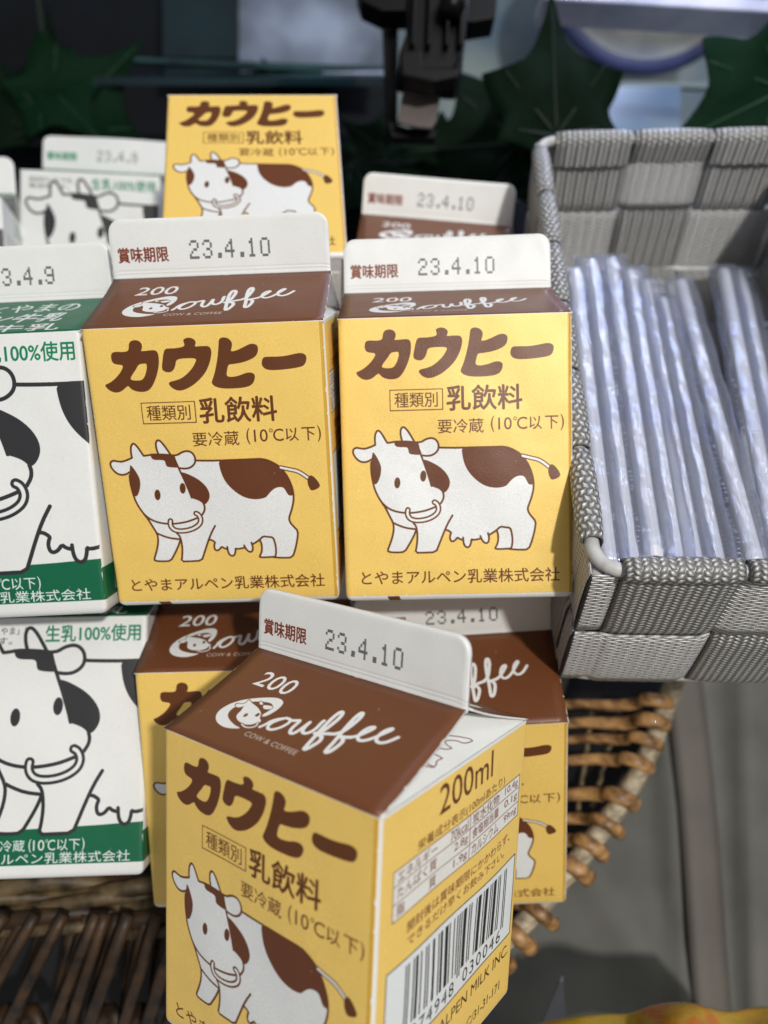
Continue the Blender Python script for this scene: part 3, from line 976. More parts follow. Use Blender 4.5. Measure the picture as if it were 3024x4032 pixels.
tray = empty('woven_tray', 'grey woven strap tray with a wire rim holding the clear wrapped straws', 'tray', TM)
RP = 27.6                                       # strap pitch
SWD = 26.6
NR = 2
RH = TH / NR


def strap(pts, nrm, wdir, width, mat, name='strap', thick=.9):
    """a band along pts (mm, tray space); nrm: outward normal at each point, wdir: direction across"""
    V, F, UV = [], [], []
    nw = 8
    L = [0]
    for a, b in zip(pts[:-1], pts[1:]):
        L.append(L[-1] + (Vector(b) - Vector(a)).length)
    for lay in (1, -1):
        for i, p in enumerate(pts):
            for j in range(nw + 1):
                s = (j / nw - .5)
                edge = 1 - abs(2 * s) ** 8
                q = Vector(p) + Vector(wdir) * s * width + Vector(nrm[i]) * (lay * thick / 2 * (.35 + .65 * edge) + .25 * (1 - (2 * s) ** 2))
                V.append(q * MM)
    n = nw + 1
    off = len(pts) * n
    def add(q):
        F.append(q)
        for v in q:
            w = v % off
            UV.append(((w % n) / nw * width, L[w // n]))
    for i in range(len(pts) - 1):
        for j in range(nw):
            a = i * n + j
            add((a, a + 1, a + n + 1, a + n))
            add((off + a + 1, off + a, off + a + n, off + a + n + 1))
        a = i * n
        add((off + a, a, a + n, off + a + n))
        add((a + nw, off + a + nw, off + a + nw + n, a + nw + n))
    return mesh(name, V, F, mat, tray, UV)


def smooth_sq(t):
    """plain weave: +1 in even cells, -1 in odd cells, quick change between them; t in cells"""
    f = t % 1
    k = int(math.floor(t))
    s = 1 if k % 2 == 0 else -1
    e = .16
    if f < e:
        return s * math.sin(f / e * math.pi / 2)
    if f > 1 - e:
        return s * math.sin((1 - f) / e * math.pi / 2)
    return s


WALLS = (((0, 0), (1, 0), (0, -1), TW, 0), ((0, TL), (1, 0), (0, 1), TW, 1), ((0, 0), (0, 1), (-1, 0), TL, 1), ((TW, 0), (0, 1), (1, 0), TL, 0))
for (o, d, nm, length, par) in WALLS:
    o, d, nm = Vector((*o, 0)), Vector((*d, 0)), Vector((*nm, 0))
    n = int((length - 5) // RP)
    start = (length - n * RP) / 2 + .2
    for k in range(n):
        c = o + d * (start + (k + .5) * RP)
        pts, nr = [], []
        N = 26
        for i in range(N + 1):                   # up the outside
            z = -TH + i / N * (TH - 1.5)
            w = smooth_sq((TH + z) / RH + k + 1 + par)
            pts.append(c + nm * (w * 1.0) + Vector((0, 0, z)))
            nr.append(nm)
        for i in range(9):                       # over the rim rod and a short way down inside
            a = math.pi * i / 8
            r = 2.6
            pts.append(c + nm * (math.cos(a) * r - .4) + Vector((0, 0, math.sin(a) * r)))
            nr.append(nm * math.cos(a) + Vector((0, 0, math.sin(a))))
        w_in = smooth_sq(1.5 + k + 1 + par)
        for i in range(1, 7):
            z = -i * 1.4
            pts.append(c + nm * (-3.0 + (2.2 if w_in > 0 else .6) * i / 6) + Vector((0, 0, z)))
            nr.append(-nm)
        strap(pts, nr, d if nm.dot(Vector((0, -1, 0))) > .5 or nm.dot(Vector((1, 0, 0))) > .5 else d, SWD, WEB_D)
    for r_ in range(NR):
        zc = -TH + (r_ + .5) * RH
        pts, nr = [], []
        N = int(length / 1.6)
        for i in range(N + 1):
            s = i / N * length
            w = -smooth_sq((s - start) / RP + r_ + 1 + par)
            if s < start or s > start + n * RP:
                w = .3
            pts.append(o + d * s + nm * (w * 1.0) + Vector((0, 0, zc)))
            nr.append(nm)
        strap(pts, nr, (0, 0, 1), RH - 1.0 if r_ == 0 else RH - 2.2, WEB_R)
# woven floor: one strap each way, laid flat
for k in range(6):
    y = 8 + RP * k + RP / 2
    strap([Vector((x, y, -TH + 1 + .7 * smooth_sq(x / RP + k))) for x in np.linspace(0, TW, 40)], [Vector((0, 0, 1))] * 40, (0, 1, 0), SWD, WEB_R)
for k in range(3):
    x = 6 + RP * k + RP / 2
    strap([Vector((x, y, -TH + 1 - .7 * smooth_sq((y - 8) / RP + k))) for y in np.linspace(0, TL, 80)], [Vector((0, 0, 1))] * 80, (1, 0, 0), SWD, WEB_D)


def rr_loop(z, R=7.0, ins=0.0):
    out = []
    for (cx, cy, a0) in ((TW - R, TL - R, 0), (R, TL - R, 90), (R, R, 180), (TW - R, R, 270)):
        for i in range(7):
            a = math.radians(a0 + i * 15)
            out.append(Vector((cx + (R - ins) * math.cos(a), cy + (R - ins) * math.sin(a), z)) * MM)
    return out + out[:1]


mb = MB(); mb.tube(rr_loop(0, 7, .4), 1.75 * MM, 10, False); mb.build('rim_wire', ROD, tray)
mb = MB(); mb.tube(rr_loop(-TH + 1, 7, .6), 1.5 * MM, 8, False); mb.build('foot_wire', ROD, tray)
for (x, y) in ((1.8, 1.8), (TW - 1.8, 1.8), (1.8, TL - 1.8), (TW - 1.8, TL - 1.8)):
    mb = MB(); mb.tube([Vector((x, y, z)) * MM for z in (-TH + 1, -30, -2)], 1.5 * MM, 8); mb.build('corner_post', ROD, tray)


# straws: each a tube in a flat clear film sleeve
def straw_mat():
    m, nt, p = new_mat('milky_straw_plastic')
    p.inputs['Base Color'].default_value = (.96, .965, 1.0, 1)
    p.inputs['Roughness'].default_value = .35
    p.inputs['Transmission Weight'].default_value = .4
    p.inputs['IOR'].default_value = 1.35
    p.inputs['Coat Weight'].default_value = .3
    return m


def film_mat():
    m, nt, p = new_mat('clear_film')
    out = nt.nodes['Material Output']
    tr = nt.nodes.new('ShaderNodeBsdfTransparent')
    tr.inputs[0].default_value = (.93, .94, .98, 1)
    gl = nt.nodes.new('ShaderNodeBsdfGlossy')
    gl.inputs['Color'].default_value = (.92, .94, 1, 1)
    gl.inputs['Roughness'].default_value = .14
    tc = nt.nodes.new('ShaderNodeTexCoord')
    tn = nt.nodes.new('ShaderNodeTexNoise'); tn.inputs['Scale'].default_value = 90    # blue and violet sheen painted into the gloss colour
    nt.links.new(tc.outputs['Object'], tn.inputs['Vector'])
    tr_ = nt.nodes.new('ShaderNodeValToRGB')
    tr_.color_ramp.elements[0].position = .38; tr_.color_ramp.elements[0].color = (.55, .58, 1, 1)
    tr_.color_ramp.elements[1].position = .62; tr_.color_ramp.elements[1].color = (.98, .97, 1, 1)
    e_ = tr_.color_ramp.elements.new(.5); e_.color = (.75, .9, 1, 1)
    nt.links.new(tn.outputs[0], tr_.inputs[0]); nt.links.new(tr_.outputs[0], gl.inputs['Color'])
    n = nt.nodes.new('ShaderNodeTexNoise')
    n.inputs['Scale'].default_value = 260
    n.inputs['Detail'].default_value = 4
    mp = nt.nodes.new('ShaderNodeMapping'); mp.inputs['Scale'].default_value = (3.0, .12, 1)
    nt.links.new(tc.outputs['Object'], mp.inputs[0]); nt.links.new(mp.outputs[0], n.inputs['Vector'])
    b = nt.nodes.new('ShaderNodeBump'); b.inputs['Strength'].default_value = 1; b.inputs['Distance'].default_value = .00035
    nt.links.new(n.outputs[0], b.inputs['Height'])
    nt.links.new(b.outputs[0], gl.inputs['Normal'])
    fr = nt.nodes.new('ShaderNodeFresnel'); fr.inputs['IOR'].default_value = 1.4
    nt.links.new(b.outputs[0], fr.inputs['Normal'])
    ad = nt.nodes.new('ShaderNodeMath'); ad.operation = 'ADD'; ad.inputs[1].default_value = .05
    nt.links.new(fr.outputs[0], ad.inputs[0])
    mx = nt.nodes.new('ShaderNodeMixShader')
    nt.links.new(ad.outputs[0], mx.inputs[0]); nt.links.new(tr.outputs[0], mx.inputs[1]); nt.links.new(gl.outputs[0], mx.inputs[2])
    df = nt.nodes.new('ShaderNodeBsdfTranslucent'); df.inputs[0].default_value = (.85, .87, 1, 1)
    d2 = nt.nodes.new('ShaderNodeBsdfDiffuse'); d2.inputs[0].default_value = (.85, .87, 1, 1)
    a1 = nt.nodes.new('ShaderNodeMixShader'); a1.inputs[0].default_value = .5
    nt.links.new(df.outputs[0], a1.inputs[1]); nt.links.new(d2.outputs[0], a1.inputs[2])
    a2 = nt.nodes.new('ShaderNodeMixShader'); a2.inputs[0].default_value = .13
    nt.links.new(mx.outputs[0], a2.inputs[1]); nt.links.new(a1.outputs[0], a2.inputs[2])
    nt.links.new(a2.outputs[0], out.inputs['Surface'])
    return m


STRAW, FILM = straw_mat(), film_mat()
CRIMP = noise_mat('crimped_film', lin(196, 204, 240), lin(236, 240, 255), 300, .12, coat=.6)  # pale colour paints the glint on the clear crimps


def straw_proto(L, seed, wrap):
    rnd = random.Random(seed)
    root = empty('wrapped_straw', 'wrapped straw', 'straw')
    mb = MB()
    rows = []
    N, S = 30, 14
    for rad, rev in ((2.25, False), (1.95, True)):
        rows = []
        for i in range(N + 1):
            y = L * i / N
            rows.append([Vector((math.cos(a) * rad, y, math.sin(a) * rad)) * MM for a in [k * 2 * math.pi / S for k in range(S)]])
        mb.grid(rows, closed=True, flip=rev)
    mb.build('tube', STRAW, root)
    if wrap:
        V, F = [], []
        n, m = 90, 18
        ph = rnd.uniform(0, 6)
        for i in range(n + 1):
            y = -7 + (L + 8) * i / n
            e = min(1, min(i, n - i) / 4)
            for side in (1, -1):
                for j in range(m + 1):
                    s = j / m * 2 - 1
                    x = s * 5.6
                    h = max(0.12, e * 3.5 * math.sqrt(max(0, 1 - (abs(s) / .95) ** 2.2)))
                    z = side * h + .25 * math.sin(y * .35 + ph + s * 3) * (1 - abs(s)) + .18 * math.sin(y * 1.1 + s * 5 + ph)
                    V.append(Vector((x + .2 * math.sin(y * .2 + ph), y, z)) * MM)
        w = 2 * (m + 1)
        for i in range(n):
            for q in (0, m + 1):
                for j in range(m):
                    a = i * w + q + j
                    F.append((a, a + 1, a + w + 1, a + w))
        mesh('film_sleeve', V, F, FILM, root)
        mb = MB()                              # crimped seam beads along the sleeve
        for i in range(110):
            y = L * (.12 + .86 * i / 110) + rnd.uniform(-1, 1)
            c = Vector((3.5 + .5 * math.sin(i * .4 + ph), y, .35))
            if rnd.random() < .35:
                continue
            mb.tube([(c + Vector((-.45, .2 * math.sin(i), .05))) * MM, (c + Vector((0, .35, .25))) * MM, (c + Vector((.5, .1, .05))) * MM], .17 * MM, 5)
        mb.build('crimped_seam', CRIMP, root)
    return root


def on_tray(px, py, z):
    """point of the tray space at height z that is seen at (px, py)"""
    o = TMi @ CAM_LOC
    d = (TMi @ at(px, py, 100)) - o
    t = (z * MM - o.z) / d.z
    return (o + d * t) / MM


def place(proto, a, b, label, first):
    a, b = Vector(a), Vector(b)
    y = (b - a).normalized()
    ln = (a.y - 4.5) / -y.y                      # it stops at the inside of the front wall
    x = y.cross(Vector((0, 0, 1))).normalized()
    z = x.cross(y)
    M = Matrix((x, y, z)).transposed().to_4x4()
    M.translation = a * MM
    Mw = TM @ M
    if first:
        o = proto
    else:
        o = proto.copy(); COL.objects.link(o)
        for ch in proto.children:
            c = ch.copy(); COL.objects.link(c); c.parent = o
    o.matrix_world = Mw @ Matrix.Diagonal((1, ln / 168, 1, 1))
    o['label'] = label
    o['group'] = 'clear wrapped drinking straws lying in the tray'
    return o


P1, P2, P3 = straw_proto(168, 1, True), straw_proto(168, 2, True), straw_proto(160, 3, True)
used = set()
# (back point, front point) in the photograph, height of the straw's back and front ends above the floor frame
LINES = [((2262, 1080), (2400, 2262), -13, -10, P1), ((2325, 1040), (2490, 2262), -20, -12, P2), ((2405, 1035), (2585, 2262), -24, -12, P3),
         ((2478, 1080), (2668, 2262), -30, -14, P1), ((2535, 1120), (2740, 2262), -36, -15, P2), ((2605, 1190), (2830, 2262), -38, -17, P1),
         ((2680, 1120), (2985, 2262), -40, -18, P3), ((2850, 1075), (3075, 2262), -41, -22, P2), ((2915, 1080), (3150, 2250), -44, -26, P1),
         ((2300, 1120), (2450, 2262), -24, -19, P3), ((2440, 1100), (2620, 2262), -36, -22, P2), ((2575, 1150), (2740, 2262), -44, -26, P1),
         ((2380, 1100), (2540, 2262), -33, -24, P1),
         ((2500, 1080), (2690, 2262), -45, -33, P2), ((2320, 1100), (2480, 2262), -34, -29, P1)]
DESC = ["clear wrapped straw lying against the tray's left wall", "second wrapped straw from the tray's left wall, on top of the layer", "third wrapped straw from the tray's left wall, pale and straight",
        "fourth wrapped straw from the tray's left wall", "wrapped straw running down the middle of the tray's top layer", "wrapped straw just right of the middle one, its back end lower",
        "wrapped straw standing apart with a dark gap on its right", "wrapped straw lying alone over the dark floor on the tray's right", "last wrapped straw, close to the tray's right wall"]
for i, (pa, pb, za, zb, pr) in enumerate(LINES):
    a, b = on_tray(*pa, za), on_tray(*pb, zb)
    lab = DESC[i] if i < 9 else 'wrapped straw buried under the top layer of straws in the tray'
    place(pr, a, b, lab, pr.name not in used)
    used.add(pr.name)

# ---------------------------------------------------------------- wicker basket
CANE = noise_mat('orange_cane', lin(96, 64, 32), lin(186, 142, 88), 160, .45, .6, 700, stretch=(1, 1, 3), coat=.1)
PALE = noise_mat('pale_grey_wood', lin(120, 106, 84), lin(186, 172, 146), 220, .6, .5, 700, stretch=(1, 1, 4))
DARKC = noise_mat('dark_willow', lin(28, 18, 9), lin(70, 48, 26), 120, .55, .4, 600)
STRAWC = noise_mat('twisted_willow_band', lin(52, 40, 22), lin(112, 94, 64), 150, .55, .5, 500)
GAP_SHADE = noise_mat('black_gap_shade', lin(14, 14, 18), lin(24, 22, 24), 60, .7, .2)  # black that stands in for shade inside the basket
basket = empty('wicker_basket', 'round wicker basket with a cane wrapped rim under the milk cartons', 'basket', Matrix.Translation(W(0, 230, 290)))
Bi = basket.matrix_world.inverted()


def bat(px, py, z):
    return Bi @ at(px, py, z)


rimP = [(2680, 2600, 306), (2650, 2700, 303), (2605, 2830, 298), (2560, 2950, 293), (2500, 3070, 288), (2430, 3180, 284), (2335, 3310, 279), (2240, 3430, 274), (2130, 3560, 270), (2040, 3660, 267), (1950, 3740, 265), (1850, 3810, 263)]
mb = MB(); mb.tube([bat(*p) for p in rimP], 3.5 * MM, 12); mb.build('rim_rod', PALE, basket)
loops = [(2582, 2765, 300), (2566, 2845, 297), (2540, 2920, 294), (2503, 3005, 291), (2445, 3145, 286), (2388, 3250, 282), (2325, 3335, 279), (2268, 3425, 275), (2128, 3600, 269), (2045, 3690, 266), (1960, 3760, 264)]
rnd = random.Random(5)
LEFT = Bi.to_3x3() @ (CB @ Vector((-1, .03, .12)))
for i, (x, y, z) in enumerate(loops):
    a = bat(x, y, z)
    nxt = loops[min(i + 1, len(loops) - 1)]
    prv = loops[max(i - 1, 0)]
    t = (bat(*nxt) - bat(*prv)).normalized()
    view = (Bi.to_3x3() @ (CB @ Vector((0, 0, -1)))).normalized()
    side = t.cross(view).normalized()
    if side.x > 0:
        side = -side
    up = side.cross(t).normalized()
    if up.dot(view) < 0:
        up = -up
    pts = []
    R = 5.0 * MM
    for k in range(10):                         # a flat cane lapped over the rod, ends tucked under
        an = -.5 + k * .46
        pts.append(a - side * math.cos(an) * R * 1.15 + up * math.sin(an) * R * .9 + t * (k - 4) * .35 * MM)
    run = 40 if i < 8 else 16
    for k in range(1, 12):                      # then down into the basket wall
        s = k / 11
        pts.append(pts[9] + LEFT * s * run * MM - up * (1 + 9 * s) * MM + t * (.5 * math.sin(s * 9 + i)) * MM)
    rows = []
    n_ = len(pts)
    for k, p in enumerate(pts):                 # oval section, about 7 mm wide and 2.4 mm thick
        d_ = (pts[min(k + 1, n_ - 1)] - pts[max(k - 1, 0)]).normalized()
        w_ = (t - d_ * t.dot(d_)).normalized()
        o_ = d_.cross(w_)
        wid = (2.5 if k < 10 else 2.5 - .8 * min(1, (k - 9) / 5)) * (1 + .12 * math.sin(i * 2.1)) * MM
        rows.append([p + w_ * math.cos(q * math.pi / 5) * wid + o_ * math.sin(q * math.pi / 5) * 1.35 * MM for q in range(10)])
    mb = MB(); mb.grid(rows, closed=True)
    mb.f += [tuple(range(10)), tuple(range(len(mb.v) - 10, len(mb.v)))]
    mb.build('cane', CANE, basket)
for (xa, ya, xb, yb) in ((2330, 2800, 2270, 3230), (2440, 2800, 2330, 3180)):
    p0, p1 = at(xa, ya, 312), at(xb, yb, 293)
    mb = MB()
    mb.tube([Bi @ (p0 + (p1 - p0) * (k / 14) + CB @ Vector((0, 0, 1.0 * MM * math.sin(k * 2.3)))) for k in range(15)], 1.0 * MM, 6)
    mb.build('willow_rod', STRAWC, basket)
# black sheet standing in for the shade in the gaps behind the canes
V = []
cols = [(2700, 2560), (2600, 2860), (2480, 3100), (2290, 3380), (2080, 3640), (1880, 3830)]
mb = MB()
rows = []
for (x, y) in cols:
    zz = 312 - (y - 2560) * .034
    rows.append([bat(x - 14 - 420 * q, y - 6 + 40 * q, zz + 9 + 22 * q) for q in np.linspace(0, 1, 8)])
mb.grid(rows)
o = mb.build('gap_shade_sheet', GAP_SHADE, basket)
so = o.modifiers.new('thick', 'SOLIDIFY'); so.thickness = .002
# twisted band and stakes in front at the lower left
def twist(y0, y1, z, r, ph, mat, amp=22, x0=-160, x1=1000, slope=0.0):
    for s in (0, 1):
        mb = MB()
        pts = []
        for k in range(40):
            q = k / 39
            x = x0 + (x1 - x0) * q
            an = q * 8.5 + ph + s * math.pi
            pts.append(bat(x, y0 + (y1 - y0) * q + amp * math.sin(an) + slope * (q - .5), z + 2.6 * math.cos(an)))
        mb.tube(pts, r * MM, 8)
        mb.build('willow_band', mat, basket)
twist(3440, 3448, 262, 2.0, .4, DARKC, 24)
twist(3490, 3515, 259, 2.9, 1.6, STRAWC, 30)
twist(3560, 3540, 257, 2.4, 2.9, STRAWC, 22)
twist(3610, 3620, 255, 2.6, 4.1, DARKC, 20)
twist(3645, 3672, 254, 2.0, .2, STRAWC, 14)
stk = [(-60, -260), (60, -90), (185, 60), (300, 225), (345, 300), (430, 370), (540, 500), (640, 600), (740, 720), (840, 830)]
for i, (xa, xb) in enumerate(stk):
    for s in (0, 1, 2):
        mb = MB()
        dx = 38 * s + rnd.uniform(-8, 8)
        pts = [bat(xa + dx + (xb - xa) * (k / 9) * 1.15 - s * 50 * k / 9, 3600 + 470 * k / 9, 262 - 9 * s + 14 * k / 9 - 8 * math.sin(k / 9 * 3)) for k in range(10)]
        mb.tube(pts, rnd.uniform(1.7, 2.3) * MM, 8)
        mb.build('stake', DARKC, basket)
for i, x in enumerate((20, 120, 250, 430, 560, 700, 830)):
    mb = MB()
    pts = []
    for k in range(12):
        an = math.pi * k / 11
        pts.append(bat(x - 40 * math.cos(an) * (1 if i % 2 else .8), 4075 - 95 * math.sin(an) + rnd.uniform(-3, 3), 262 + 3 * math.cos(an)))
    mb.tube(pts, 2.5 * MM, 8)
    mb.build('border_loop', DARKC, basket)
mb = MB()  # second black sheet, painted shade behind the bands and stakes
mb.grid([[bat(x, y, 296 + (y - 3300) * .01) for x in range(-300, 1901, 200)] for y in range(2900, 4301, 200)])
o = mb.build('rear_shade_sheet', GAP_SHADE, basket)
so = o.modifiers.new('thick', 'SOLIDIFY'); so.thickness = .002

# ---------------------------------------------------------------- shelf surface at the lower right
CLOTH = noise_mat('grey_cloth', lin(84, 84, 78), lin(100, 99, 92), 25, .75, .3, 1600, detail=3)
PINK = noise_mat('brown_strip', lin(88, 82, 76), lin(98, 92, 85), 25, .7, .2, 900)
mb = MB()
rows = []
for j in range(50):
    v = j / 49
    py = 2350 + v * 2000
    row = []
    for i in range(60):
        px = 1300 + i / 59 * 2300
        z = 392 - 88 * v
        ridge = 7 * math.exp(-((px - (2590 + 170 * v)) / 70) ** 2) - 3 * math.exp(-((px - (2760 + 150 * v)) / 90) ** 2)
        ridge += 5 * math.exp(-((px - 2250 - (py - 3300) * .65) / 120) ** 2) * (1 if py > 3100 else .3) + 5 * math.exp(-((px - (2930 + 60 * v)) / 60) ** 2)
        ridge += 1.5 * math.sin(px * .004 + py * .003)
        row.append(at(px, py, z - ridge))
    rows.append(row)
mb.grid(rows)
o = mb.build('shelf_cloth', CLOTH)
tag(o, kind='structure')
mb = MB()
rows = []
for j in range(40):
    v = j / 39
    py = 2650 + v * 1500
    vv = (py - 2350) / 2000
    row = []
    for i in range(5):
        px = 2585 + 190 * vv + i * 36 + 8 * math.sin(v * 5)
        z = 392 - 88 * vv
        row.append(at(px, py, z - 9 - 1.2 * math.sin(i * 1.5) + 3 * (i > 3)))
    rows.append(row)
mb.grid(rows)
o = mb.build('hanging_ribbon', PINK)
so = o.modifiers.new('t', 'SOLIDIFY'); so.thickness = .0008
tag(o, 'flat brown strip running down the grey cloth right of the basket', 'ribbon')
CARDW = noise_mat('grey_card', lin(118, 120, 126), lin(130, 132, 138), 40, .6)
mb = MB()
q = [at(2090, 4130, 286), at(2215, 3840, 290), at(2240, 4150, 285)]
nrm = (q[1] - q[0]).cross(q[2] - q[0]).normalized() * .0012
mb.v = [tuple(p) for p in q] + [tuple(p + nrm) for p in q]
mb.f = [(0, 1, 2), (5, 4, 3), (0, 3, 4, 1), (1, 4, 5, 2), (2, 5, 3, 0)]
o = mb.build('shelf_card', CARDW, smooth=False, bevel=.0002)
tag(o, 'pale grey corner of card standing beside the nearest carton', 'card')

# ---------------------------------------------------------------- snack bag at the bottom right edge
def bag_mat():
    m, nt, p = new_mat('orange_film_print')
    tc = nt.nodes.new('ShaderNodeTexCoord')
    sx = nt.nodes.new('ShaderNodeSeparateXYZ'); nt.links.new(tc.outputs['Object'], sx.inputs[0])
    n = nt.nodes.new('ShaderNodeTexNoise'); n.inputs['Scale'].default_value = 55; n.inputs['Detail'].default_value = 2
    nt.links.new(tc.outputs['Object'], n.inputs['Vector'])
    r = nt.nodes.new('ShaderNodeValToRGB')
    r.color_ramp.elements[0].position = .38; r.color_ramp.elements[0].color = lin(186, 112, 22)
    r.color_ramp.elements[1].position = .56; r.color_ramp.elements[1].color = lin(172, 142, 40)
    e = r.color_ramp.elements.new(.45); e.color = lin(188, 142, 34)
    nt.links.new(n.outputs[0], r.inputs[0]); nt.links.new(r.outputs[0], p.inputs['Base Color'])
    n2 = nt.nodes.new('ShaderNodeTexNoise'); n2.inputs['Scale'].default_value = 130; n2.inputs['Detail'].default_value = 3
    nt.links.new(tc.outputs['Object'], n2.inputs['Vector'])
    b = nt.nodes.new('ShaderNodeBump'); b.inputs['Strength'].default_value = .6; b.inputs['Distance'].default_value = .0015
    nt.links.new(n2.outputs[0], b.inputs['Height']); nt.links.new(b.outputs[0], p.inputs['Normal'])
    p.inputs['Roughness'].default_value = .18
    p.inputs['Coat Weight'].default_value = .6
    return m


BAG = bag_mat()
bag = empty('snack_bag', 'glossy orange and yellow snack bag poking in at the bottom edge, right of the cartons', 'snack bag', Matrix.Translation(at(2650, 4100, 232)))
Gi = bag.matrix_world.inverted()
V = []
mb = MB()
top = [(1960, 4060), (2100, 4018), (2240, 3992), (2380, 3975), (2480, 3985), (2540, 3952), (2620, 3934), (2700, 3932), (2770, 3945), (2850, 3975), (2930, 3962), (3020, 3945), (3120, 3960)]
rows = []
for j in range(12):
    v = j / 11
    row = []
    for (x, y) in top:
        bul = math.sin(min(1, v * 1.2) * math.pi / 2)
        row.append(Gi @ at(x, y + v * 420, 246 - 26 * bul - 4 * math.sin(x * .012 + v * 3)))
    rows.append(row)
for j in range(8):
    v = (j + 1) / 8
    rows.insert(0, [Gi @ at(x, y + v * 250, 246 + 16 * math.sin(v * 1.5)) for (x, y) in top])
mb.grid(rows)
o = mb.build('pouch', BAG, bag)
ss = o.modifiers.new('s', 'SUBSURF'); ss.levels = 2; ss.render_levels = 2
# ---------------------------------------------------------------- display case behind
def panel(name, q, mat, thick, parent=None, bevel=0.0):
    """slab whose front face has the four given corners (world), thickness away from the lens"""
    q = [Vector(p) for p in q]
    n = (q[1] - q[0]).cross(q[3] - q[0]).normalized()
    if n.dot(q[0] - CAM_LOC) < 0:
        n = -n
    v = q + [p + n * thick for p in q]
    if parent is not None:
        iv = parent.matrix_world.inverted()
        v = [iv @ p for p in v]
    mb = MB(); mb.v = [tuple(p) for p in v]
    mb.f = [(0, 1, 2, 3), (7, 6, 5, 4), (0, 4, 5, 1), (1, 5, 6, 2), (2, 6, 7, 3), (3, 7, 4, 0)]
    return mb.build(name, mat, parent, smooth=False, bevel=bevel)


NAVY = noise_mat('dark_navy_panel', lin(5, 9, 15), lin(13, 20, 29), 14, .6, spec=.2, detail=2)
TEAL = noise_mat('dark_teal_glass', lin(6, 26, 32), lin(12, 40, 48), 18, .12, coat=.4, detail=2)
EDGE = noise_mat('glass_edge', lin(12, 36, 40), lin(34, 66, 70), 30, .15, coat=.5)
BLUE = noise_mat('blue_grey_back', lin(56, 82, 108), lin(128, 142, 142), 10, .3, detail=3)
PALEB = noise_mat('lavender_plastic', lin(150, 156, 186), lin(196, 200, 226), 30, .2, coat=.5)
GLARE = noise_mat('painted_glare', lin(8, 24, 34), lin(150, 164, 190), 13, .4, detail=3)  # pale blotches paint in white glare behind the glass

case = empty('display_case', 'dark glass fronted display case standing behind the cartons', 'display case', Matrix.Translation(W(0, -150, 560)))
panel('back_panel', [at(-1400, -1300, 640), at(1540, -1300, 640), at(1540, 1900, 600), at(-1400, 1900, 600)], NAVY, .01, case)
panel('side_back_panel', [at(1560, -1300, 640), at(4400, -1300, 640), at(4400, 1900, 600), at(1560, 1900, 600)], BLUE, .01, case)
panel('teal_pane', [at(640, -200, 560), at(1520, -200, 560), at(1520, 235, 560), at(640, 225, 560)], TEAL, .004, case)
panel('glare_panel', [at(940, -200, 552), at(1530, -200, 548), at(1530, 266, 548), at(940, 246, 552)], GLARE, .003, case)  # added panel carrying the painted glare
panel('glass_shelf', [at(-900, 262, 520), at(1560, 262, 520), at(1560, 305, 430), at(-900, 300, 430)], TEAL, .004, case)
panel('shelf_edge', [at(440, 222, 470), at(1540, 262, 470), at(1540, 296, 470), at(440, 236, 470)], EDGE, .004, case)
panel('shelf_edge', [at(2380, 318, 470), at(4200, 350, 470), at(4200, 374, 470), at(2380, 338, 470)], EDGE, .004, case)
panel('lower_panel', [at(-1400, 560, 470), at(2120, 600, 470), at(2120, 1800, 440), at(-1400, 1800, 440)], NAVY, .006, case)
panel('pale_strip', [at(1270, 285, 465), at(1520, 280, 465), at(1520, 302, 465), at(1270, 300, 465)], PALEB, .003, case)
for (q, mt) in (((1610, 560, 1840, 770), PALEB), ((1930, 560, 2060, 780), PALEB), ((2310, 340, 2680, 560), BLUE)):  # pale colour paints in bright lit patches between the leaves
    panel('bright_patch', [at(q[0], q[1], 455), at(q[2], q[1], 455), at(q[2], q[3], 450), at(q[0], q[3], 450)], mt, .003, case)
panel('light_streak_strip', [at(2840, 165, 520), at(2870, 165, 520), at(2945, 320, 500), at(2915, 320, 500)], PALEB, .003, case)  # added pale strip standing in for a streak of light
o = panel('acrylic_board', [at(2140, -60, 360), at(3300, 10, 360), at(3300, 64, 360), at(2140, -6, 360)], PALEB, .02, None, .0008)
tag(o, 'pale acrylic shelf board crossing the top right corner above the ivy', 'acrylic shelf')

# shallow round dish on edge behind the acrylic board
DISH = noise_mat('grey_dish_glaze', lin(84, 88, 92), lin(120, 122, 120), 26, .35, detail=3)
DBLUE = noise_mat('blue_dish_band', lin(26, 34, 70), lin(44, 54, 96), 30, .5)
dc = at(2560, -120, 520)
dish = empty('round_dish', 'large grey round dish with a blue band, behind the centre ivy leaf', 'dish',
             Matrix.Translation(dc) @ (CB @ Matrix(((1, 0, 0), (0, -.15, .99), (0, .99, .15))).transposed()).to_4x4())
for nm, mt, prof in (('bowl', DISH, [(0, 10), (30, 9.5), (46, 6), (56, -2), (57.5, -2), (47, 9), (30, 13), (0, 13.5)]), ('blue_band', DBLUE, [(57, -2), (63, -1), (66, 2), (65, 5), (58, 3), (57, -2)])):
    mb = MB()
    mb.grid([[Vector((r * math.cos(a), z, r * math.sin(a) * .95)) * MM for a in [k * math.pi / 28 for k in range(56)]] for r, z in prof], closed=True)
    mb.build(nm, mt, dish)
